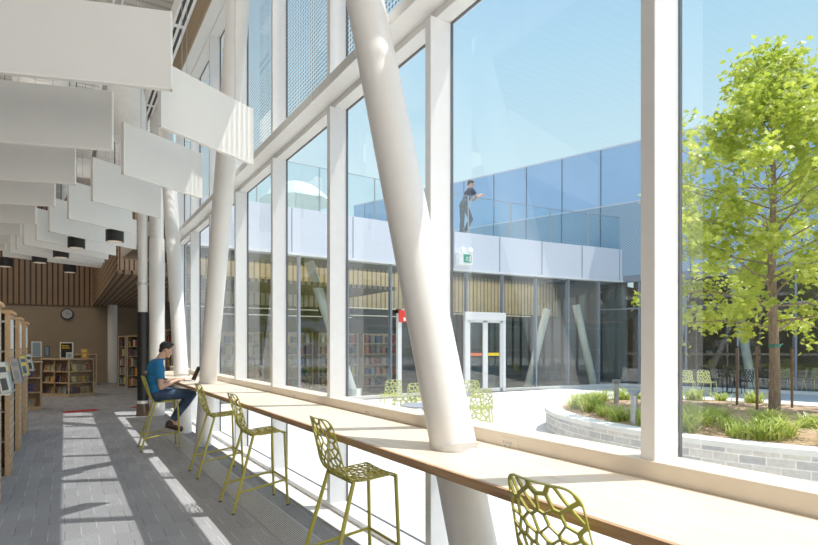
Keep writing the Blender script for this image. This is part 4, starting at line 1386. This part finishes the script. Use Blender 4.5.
for i, (x, lx, lab) in enumerate(((0.7, 0.6, 'leaning white column inside the far block, left of the tree trunk'), (3.6, -0.7, 'leaning white column inside the far block, right of the tree trunk'))):
    p = mb @ Vector((x, 2.0, 0)); q = mb @ Vector((x + lx, 2.0, 4.4))
    t = thing('leaning_column', lab, 'column', p, 0, 'columns inside the far block')
    bm = bmesh.new(); tube(bm, [(0, 0, 0), q - p], 0.16, 20); new_obj('shaft', bm, 'column_paint', t, smooth=True)
    bm = bmesh.new(); tube(bm, [(0, 0, 0), (0, 0, 0.04)], 0.24, 20); new_obj('base_plate', bm, 'column_paint', t)
# roof-top lamp on the block: small floodlights
for i, (px, py) in enumerate(((531, 207), (568, 196.5))):
    pass

# person on terrace
J2 = dict(head=(0.10, 0, 1.66), nod=(0, 0.25, 0), neck=(0.06, 0, 1.53), chest=(0.02, 0, 1.33), belly=(-0.08, 0, 1.12), pelvis=(-0.15, 0, 0.98),
          sho_r=(0.05, -0.19, 1.42), elb_r=(0.22, -0.24, 1.20), wri_r=(0.43, -0.12, 1.33), hand_r=(0.52, -0.06, 1.33),
          sho_l=(0.05, 0.19, 1.42), elb_l=(0.26, 0.22, 1.20), wri_l=(0.45, 0.06, 1.34), hand_l=(0.53, 0.0, 1.34),
          hip_r=(-0.13, -0.09, 0.95), knee_r=(0.06, -0.10, 0.52), ank_r=(-0.16, -0.09, 0.10), toe_r=(0.02, -0.10, 0.03),
          hip_l=(-0.15, 0.09, 0.95), knee_l=(-0.15, 0.10, 0.50), ank_l=(-0.20, 0.09, 0.10), toe_l=(-0.02, 0.10, 0.03))
pm = at_d(464, 20.0, 5.45)
pm.y = rail_y(pm.x) + 0.30
p2, _ = person('man in a navy t-shirt and dark trousers leaning on the terrace glass railing', (pm.x, pm.y, 5.45), 0.15, J2,
       dict(skin='skin', hair='hair', shirt='shirt_navy', trousers='trousers_dark', shoe='dark_metal'), 0.011)
p2.scale = (1.12, 1.12, 1.12); p2.rotation_euler = (0, 0, -0.25); p2.location.z = 5.5
# market umbrella on the terrace
pu = at_d(296, 24.5, 5.45)
t = thing('patio_umbrella', 'pale green market umbrella open on the terrace', 'umbrella', pu)
bm = bmesh.new(); rr = []
for r_, z in ((0.02, 3.35), (0.5, 3.25), (1.0, 3.0), (1.45, 2.62), (1.6, 2.42)):
    rr.append([bm.verts.new((r_ * math.cos(2 * PI * k_ / 16), r_ * math.sin(2 * PI * k_ / 16), z + (0.03 if k_ % 2 else 0) * r_)) for k_ in range(16)])
for a, b in zip(rr, rr[1:]):
    for k_ in range(16): bm.faces.new((a[k_], a[(k_ + 1) % 16], b[(k_ + 1) % 16], b[k_]))
new_obj('canopy', bm, 'umbrella_cloth', t)
bm = bmesh.new(); tube(bm, [(0, 0, 0), (0, 0, 3.45)], 0.03, 10); new_obj('pole', bm, 'aluminium', t)
bm = bmesh.new(); tube(bm, [(0, 0, 0), (0, 0, 0.08)], 0.3, 20); new_obj('base', bm, 'grey_panel', t)

# ---------------- planter
PC, RX, RYY, PH = Vector((9.9, 4.9, 0)), 3.04, 3.9, 0.45
pl = thing('planter', 'curved grey stone block planter with pale coping in the courtyard', 'planter', PC)
NS = 96
def ell(k_, off): 
    a = 2 * PI * k_ / NS
    return Vector(((RX + off) * math.cos(a), (RYY + off) * math.sin(a), 0))
bm = bmesh.new(); uvl = bm.loops.layers.uv.new('uv')
acc = 0; prev = None
for k_ in range(NS):
    a, b = ell(k_, -0.03), ell(k_ + 1, -0.03); L_ = (b - a).length
    vv = [bm.verts.new(p) for p in (a, b, b + Vector((0, 0, PH - 0.07)), a + Vector((0, 0, PH - 0.07)))]
    f_ = bm.faces.new(vv)
    for lp, uv in zip(f_.loops, ((acc, 0), (acc + L_, 0), (acc + L_, PH - 0.07), (acc, PH - 0.07))): lp[uvl].uv = uv
    acc += L_
o = new_obj('block_wall', bm, 'brick', pl, recalc=False)
bm = bmesh.new()
prof = [(0.0, PH - 0.07), (0.0, PH), (-0.34, PH), (-0.34, PH - 0.07)]
rings = [[bm.verts.new(ell(k_, o_) + Vector((0, 0, z))) for o_, z in prof] for k_ in range(NS)]
for k_ in range(NS):
    a, b = rings[k_], rings[(k_ + 1) % NS]
    for q in range(4): bm.faces.new((a[q], b[q], b[(q + 1) % 4], a[(q + 1) % 4]))
new_obj('coping', bm, 'coping', pl)
bm = bmesh.new()
rings = []
for r_, h_ in ((1.0, PH - 0.03), (0.8, PH + 0.03), (0.55, PH + 0.07), (0.3, PH + 0.09)):
    rings.append([bm.verts.new(Vector(((RX - 0.33) * r_ * math.cos(2 * PI * k_ / 48), (RYY - 0.33) * r_ * math.sin(2 * PI * k_ / 48), h_ + random.uniform(-0.015, 0.015)))) for k_ in range(48)])
for a, b in zip(rings, rings[1:]):
    for k_ in range(48): bm.faces.new((a[k_], a[(k_ + 1) % 48], b[(k_ + 1) % 48], b[k_]))
bm.faces.new(rings[-1])
so_ = new_obj('mulch', bm, 'mulch', pl, smooth=True)


def soil_z(p):
    r_ = math.hypot((p.x - PC.x) / (RX - 0.33), (p.y - PC.y) / (RYY - 0.33))
    return PH - 0.03 + 0.12 * max(0, 1 - r_)


# grass and lily tufts
def tuft_mesh(seed, nbl, hgt, spread):
    rnd = random.Random(seed); bm = bmesh.new()
    for _ in range(nbl):
        a = rnd.uniform(0, 2 * PI); h_ = hgt * rnd.uniform(0.55, 1.1); s_ = spread * rnd.uniform(0.4, 1.2)
        b0 = Vector((rnd.gauss(0, 0.06), rnd.gauss(0, 0.06), -0.02)); d = Vector((math.cos(a), math.sin(a), 0)); w_ = Vector((-d.y, d.x, 0)) * rnd.uniform(0.008, 0.014)
        prev = None
        for i in range(5):
            t_ = i / 4
            c_ = b0 + d * s_ * t_ ** 1.5 + Vector((0, 0, h_ * (t_ - 0.45 * t_ ** 3)))
            ww = w_ * (1 - t_) ** 0.7 if i < 4 else w_ * 0.02
            cur = (bm.verts.new(c_ - ww), bm.verts.new(c_ + ww))
            if prev: bm.faces.new((prev[0], prev[1], cur[1], cur[0]))
            prev = cur
    return bm


tm = []
for s_ in range(4):
    o = new_obj('daylily_clump', tuft_mesh(s_ + 1, 110, 0.42, 0.30), 'grass_blade', None, recalc=False)
    tm.append(o.data); 
    bpy.data.objects.remove(o)
spots = []
rnd = random.Random(21)
rows = [('along the window-side coping', 1.03, [165 + 9.5 * k_ for k_ in range(11)]), ('in the second row behind the coping', 0.80, [168 + 13 * k_ for k_ in range(8)]),
        ('in the middle of the mulch bed', 0.56, [150 + 18 * k_ for k_ in range(7)]), ('at the far edge of the bed', 0.90, [20 + 13 * k_ for k_ in range(10)]), ('at the rounded left end of the bed', 0.9, [100, 115, 128, 140, 152])]
def scaled(a, r_): return Vector((PC.x + (RX - 0.42) * r_ * math.cos(a), PC.y + (RYY - 0.42) * r_ * math.sin(a), 0))
for rn, rr_, angs in rows:
    for i, an in enumerate(angs):
        a = math.radians(an + rnd.uniform(-3, 3)); p = scaled(a, min(0.98, rr_ + rnd.uniform(-0.05, 0.05)) if rr_ < 1 else 0.93)
        o = bpy.data.objects.new('daylily_clump', tm[rnd.randrange(4)]); col.objects.link(o)
        s_ = rnd.uniform(0.9, 1.35)
        o.location = (p.x, p.y, soil_z(p)); o.rotation_euler = (0, 0, rnd.uniform(0, 6.28)); o.scale = (s_, s_, s_)
        tag(o, 'strap-leaf clump %s, %s from the left' % (rn, ORD[i]), 'plant', 'leafy clumps in the planter')
# bollards
for px, d, lab in ((634, 8.44, 'grey bollard light nearer the planter coping'), (616.5, 11.05, 'grey bollard light further back in the planter')):
    p = at_d(px, d, 0); p.z = soil_z(p) - 0.01
    t = thing('bollard_light', lab, 'bollard', p, 0, 'bollard lights in the planter')
    hh = 0.97 - p.z
    bm = bmesh.new(); tube(bm, [(0, 0, 0), (0, 0, hh - 0.08)], 0.05, 18); new_obj('post', bm, 'grey_metal', t, smooth=True)
    bm = bmesh.new(); tube(bm, [(0, 0, hh - 0.08), (0, 0, hh - 0.03), (0, 0, hh)], [0.05, 0.085, 0.085], 18); new_obj('cap', bm, 'grey_panel', t, smooth=True)
    bm = bmesh.new(); tube(bm, [(0, 0, 0), (0, 0, 0.03)], 0.08, 18); new_obj('base_flange', bm, 'grey_panel', t)

# ---------------- maple tree
tp = at_d(774.5, 9.6, 0); tp.z = soil_z(tp) - 0.02
tree = thing('maple_tree', 'young maple with bright yellow-green leaves staked in the planter', 'tree', tp)
rnd = random.Random(5)
bm = bmesh.new()
trunk = [Vector((0, 0, 0)), Vector((0.01, 0, 0.9)), Vector((-0.02, 0.02, 1.8)), Vector((-0.04, 0.03, 2.7)), Vector((-0.02, 0, 3.8)), Vector((-0.05, 0.0, 4.9)), Vector((-0.08, 0, 5.8))]
tube(bm, trunk, [0.095, 0.078, 0.07, 0.058, 0.042, 0.025, 0.01], 14)
new_obj('trunk', bm, 'bark', tree, smooth=True)
CZ, CR, CRZ = 3.45, 2.35, 2.72
tips = []
bm = bmesh.new()
def crown_r(z):
    t_ = (z - CZ) / CRZ
    if t_ < 0: return CR * math.sqrt(max(0.02, 1 - (t_ * 0.98) ** 2))
    return CR * max(0.12, (1 - t_ ** 1.25)) ** 0.72
for i in range(54):
    z0 = 1.35 + 3.9 * (i / 53) ** 0.9
    b0 = None
    for a_, b_ in zip(trunk, trunk[1:]):
        if a_.z <= z0 <= b_.z: b0 = a_.lerp(b_, (z0 - a_.z) / (b_.z - a_.z))
    a = i * 2.39996 + rnd.uniform(-0.3, 0.3)
    rise = rnd.uniform(0.35, 0.95)
    L_ = rnd.uniform(0.8, 1.05)
    ze = z0 + rise * (0.6 if z0 < 2.0 else 1.0)
    re = crown_r(min(ze, CZ + CRZ * 0.98)) * L_
    e = Vector((math.cos(a) * re, math.sin(a) * re, ze - (0.35 if z0 < 1.9 else 0)))
    mid = b0.lerp(e, 0.5) + Vector((0, 0, 0.12 + rnd.uniform(-0.08, 0.12)))
    rb = 0.030 * (1 - z0 / 7.0)
    tube(bm, [b0, mid, e], [rb, rb * 0.6, 0.005], 7)
    for q in range(7):
        t_ = rnd.uniform(0.35, 1.05)
        c_ = (b0.lerp(mid, t_ * 2) if t_ < 0.5 else mid.lerp(e, t_ * 2 - 1))
        tips.append((c_ + Vector((rnd.gauss(0, 0.14), rnd.gauss(0, 0.14), rnd.gauss(0.02, 0.12))), t_))
for z in (5.2, 5.6, 5.95, 6.2):
    for q in range(5): tips.append((Vector((rnd.gauss(-0.06, 0.16), rnd.gauss(0, 0.16), z - 0.1)), 1))
# the low side twig that shows left of the window post
e = Vector((-1.2, 0.55, 2.55)); 
new_obj('branches', bm, 'bark', tree, smooth=True)
LEAF = [(0, 0), (0.10, -0.03), (0.30, 0.0), (0.22, 0.13), (0.50, 0.27), (0.30, 0.33), (0.27, 0.46), (0.10, 0.40), (0.0, 0.80), (-0.10, 0.40), (-0.27, 0.46), (-0.30, 0.33), (-0.50, 0.27), (-0.22, 0.13), (-0.30, 0.0), (-0.10, -0.03)]
bm = bmesh.new()
for c_, t_ in tips:
    for q in range(rnd.randint(24, 38)):
        p = c_ + Vector((rnd.gauss(0, 0.125), rnd.gauss(0, 0.125), rnd.gauss(0, 0.10)))
        s_ = rnd.uniform(0.10, 0.165)
        droop = rnd.uniform(0.35, 1.25)
        a = rnd.uniform(0, 2 * PI)
        mm = Matrix.Translation(p) @ Matrix.Rotation(a, 4, 'Z') @ Matrix.Rotation(-droop, 4, 'X') @ Matrix.Rotation(rnd.uniform(-0.5, 0.5), 4, 'Y')
        bm.faces.new([bm.verts.new(mm @ Vector((x * s_, y * s_, -0.25 * s_ * abs(x)))) for x, y in LEAF])
new_obj('crown', bm, 'maple_leaf', tree, recalc=False)
# stakes and tie
for px, d, lab in ((737, 10.5, 'thin dark stake left of the maple trunk'), (757, 9.6, 'brown wooden stake just left of the trunk'), (792, 10.1, 'brown wooden stake right of the maple trunk')):
    p = at_d(px, d, 0); p.z = soil_z(p) - 0.05
    t = thing('tree_stake', lab, 'stake', p, 0, 'stakes around the maple')
    bm = bmesh.new(); tube(bm, [(0, 0, 0), (0, 0, 1.18)], 0.022, 10); new_obj('post', bm, 'stake_wood', t)
    bm = bmesh.new(); tube(bm, [(0, 0, 1.15), (0, 0, 1.19)], 0.026, 10); new_obj('cap', bm, 'dark_metal', t)
t = thing('tree_tie', 'green strap tied around the maple trunk', 'tree tie', tp + Vector((0, 0, 1.14)))
bm = bmesh.new(); tube(bm, [(0.005, 0, -0.025), (0.005, 0, 0.025)], 0.09, 16); new_obj('band', bm, 'tie_green', t, smooth=True)
bm = bmesh.new(); tube(bm, [(0.08, -0.03, 0), (0.17, -0.05, 0.03)], 0.012, 8); tube(bm, [(-0.07, -0.04, 0), (-0.16, -0.07, -0.02)], 0.012, 8); new_obj('strap_end', bm, 'tie_green', t)

# ---------------- outdoor chairs
def make_chair(label, m, name='patio_chair'):
    t = thing(name, label, 'chair', (0, 0, 0), 0, 'lattice chairs in the courtyard')
    prof = [(0.25, 0.44), (0.2, 0.455), (0.0, 0.44), (-0.14, 0.435), (-0.215, 0.47), (-0.25, 0.55), (-0.27, 0.66), (-0.31, 0.85)]
    mp, tot = shell_maps(prof, 0.46)
    vs = 0.44
    bm = bmesh.new(); lattice(bm, rounded_rect(0.46, 0.48, 0, vs, 0.05, 0.002), 40, mp, 0.009, 0.014, 5); solid(new_obj('seat', bm, m, t), 0.012)
    bm = bmesh.new(); lattice(bm, rounded_rect(0.48, 0.43, vs, tot, 0.002, 0.09), 40, mp, 0.009, 0.015, 8); solid(new_obj('backrest', bm, m, t), 0.012)
    for sx, ex in ((0.2, 0.25), (-0.16, -0.27)):
        for sy in (-1, 1):
            bm = bmesh.new(); tube(bm, [(sx, sy * 0.2, 0.445), (ex, sy * 0.235, 0)], 0.013, 8); new_obj('leg', bm, m, t)
    return t


ch = make_chair('pale green lattice chair nearest the window, right of the near tilted column', 'pale_green_metal')
def put(px, d): 
    p = at_d(px, d, 0); return (p.x, p.y, 0)
ch.location = put(477, 7.9); ch.rotation_euler = (0, 0, 0.75)
dup(ch, put(480, 10.8), 1.0, 'pale green lattice chair, middle of three right of the near tilted column')
dup(ch, put(473, 13.3), 0.7, 'pale green lattice chair furthest back, right of the near tilted column')
dup(ch, put(417, 12.3), 1.0, 'pale green lattice chair seen left of the near tilted column, tall back toward us')
dup(ch, put(402, 9.2), 1.2, 'pale lattice chair with its low back just over the sill, left of the column')
dup(ch, put(391, 13.5), 1.3, 'small pale green lattice chair near the opposite glass, left of the column')
dup(ch, put(687, 18.4), 0.4, 'green lattice chair right beside the big window post, near the far block')
dup(ch, put(707, 18.2), 0.1, 'green lattice chair facing the dark chair, left of the thin stake')
chd = make_chair('dark lattice chair left of the thin stake by the far block', 'dark_metal')
chd.location = put(712, 19.6); chd.rotation_euler = (0, 0, -0.3)
dup(chd, put(743, 18.6), 3.0, 'dark lattice chair between the two left stakes by the far block')
dup(ch, put(782, 20.5), 0.6, 'reflected green lattice chair, modelled solid, just right of the maple trunk')  # this and the next two: reflections in the glazing, built as solid chairs
dup(ch, put(798, 20.3), 2.0, 'reflected green lattice chair, modelled solid, behind the right stake')
dup(ch, put(813, 20.0), 2.9, 'reflected green lattice chair, modelled solid, at the right edge of the picture')


def table(label, loc, m, r_=0.38):
    t = thing('patio_table', label, 'table', loc, 0, 'round patio tables')
    bm = bmesh.new(); tube(bm, [(0, 0, 0.715), (0, 0, 0.735)], r_, 28); new_obj('table_top', bm, m, t, smooth=True)
    bm = bmesh.new(); tube(bm, [(0, 0, 0.02), (0, 0, 0.715)], 0.03, 12); new_obj('pedestal', bm, m, t, smooth=True)
    bm = bmesh.new()
    for k_ in range(4):
        a = PI / 4 + k_ * PI / 2; tube(bm, [(0, 0, 0.03), (0.3 * math.cos(a), 0.3 * math.sin(a), 0.012)], 0.015, 8)
    new_obj('foot', bm, m, t)
    return t


tb = table('grey round patio table over the sill, left of the near tilted column', put(424, 8.6), 'grey_panel', 0.36)
table('grey round patio table hidden mostly behind the near tilted column', put(452, 10.6), 'grey_panel', 0.36)
table('dark round patio table between dark chairs by the far block', put(727, 19.3), 'dark_metal', 0.36)

# ================================================================== LIGHT
sd = Vector((0.924, -0.381, 2.5)).normalized()
sl = bpy.data.lights.new('sun', 'SUN'); sl.energy = 5.7; sl.angle = math.radians(0.3); sl.color = (1.0, 0.965, 0.90)
so = bpy.data.objects.new('sun', sl); col.objects.link(so)
so.rotation_euler = sd.to_track_quat('Z', 'Y').to_euler(); so.location = (20, -10, 40)
w = bpy.data.worlds.new('sky'); scene.world = w; w.use_nodes = True
N, L = w.node_tree.nodes, w.node_tree.links
bg = N['Background']
tc = N.new('ShaderNodeTexCoord'); sx = N.new('ShaderNodeSeparateXYZ'); L.new(tc.outputs['Generated'], sx.inputs[0])
rp = N.new('ShaderNodeValToRGB')
els = rp.color_ramp.elements
els[0].position = 0.0; els[0].color = (0.62, 0.70, 0.74, 1)
els[1].position = 1.0; els[1].color = (0.13, 0.33, 0.68, 1)
for pos, c_ in ((0.02, (0.72, 0.86, 0.92, 1)), (0.25, (0.66, 0.89, 0.97, 1)), (0.45, (0.46, 0.75, 0.95, 1)), (0.72, (0.22, 0.47, 0.82, 1))):
    e_ = els.new(pos); e_.color = c_
L.new(sx.outputs['Z'], rp.inputs['Fac'])
nz = N.new('ShaderNodeTexNoise'); nz.inputs['Scale'].default_value = 2.2; nz.inputs['Detail'].default_value = 5
L.new(tc.outputs['Generated'], nz.inputs['Vector'])
cr = N.new('ShaderNodeMapRange'); cr.inputs[1].default_value = 0.52; cr.inputs[2].default_value = 0.85; cr.inputs[3].default_value = 0; cr.inputs[4].default_value = 0.5
L.new(nz.outputs['Fac'], cr.inputs[0])
mx = N.new('ShaderNodeMix'); mx.data_type = 'RGBA'
L.new(cr.outputs[0], mx.inputs['Factor']); L.new(rp.outputs[0], mx.inputs[6]); mx.inputs[7].default_value = (0.85, 0.92, 0.96, 1)
L.new(mx.outputs[2], bg.inputs['Color']); bg.inputs['Strength'].default_value = 1.0


def area(name, loc, rot, sx_, sy_, power, color=(1, 0.95, 0.88)):
    l = bpy.data.lights.new(name, 'AREA'); l.shape = 'RECTANGLE'; l.size = sx_; l.size_y = sy_; l.energy = power; l.color = color
    o = bpy.data.objects.new(name, l); col.objects.link(o); o.location = loc; o.rotation_euler = rot
    return o


area('room_fill_light', (-0.2, 4, 8.4), (0, 0, 0), 3, 16, 60, (1, 0.93, 0.83))  # unseen fill light added over the room
area('rear_fill_light', (0.0, -5.5, 3.4), (PI / 2, 0, 0), 4, 4, 300, (1, 0.94, 0.86))  # added warm fill behind the camera, facing down the room
area('back_room_fill', (-4, 20, 8.2), (0, 0, 0), 8, 10, 340, (1, 0.88, 0.72))  # added overhead fill that lifts the back of the room
area('wing_fill_light', (8, 17.5, 4.4), (0, 0, 0), 9, 2.5, 130, (1, 0.9, 0.75))  # fill added inside the wing to brighten its slat band
area('wing_fill_light', (15.5, 17.2, 4.4), (0, 0, 0), 6, 2.5, 90, (1, 0.9, 0.75))  # second added fill, right half of the wing
area('deck_fill_light', (-1.6, 8, 4.7), (PI, 0, 0), 3.5, 16, 120, (1, 0.95, 0.88))  # added upward fill that brightens the ceiling deck, no fitting there
area('sky_fill_light', (6.5, 6, 17.0), (0, math.radians(35), 0), 5, 22, 1500, (0.88, 0.94, 1.0))  # unseen area lamp added outdoors to strengthen sky light through the windows

scene.view_settings.view_transform = 'Standard'
scene.view_settings.look = 'None'
scene.view_settings.exposure = 0.0
scene.view_settings.gamma = 1.1
cy = scene.cycles
cy.max_bounces = 10
cy.diffuse_bounces = 5
cy.transparent_max_bounces = 24
cy.sample_clamp_indirect = 8.0
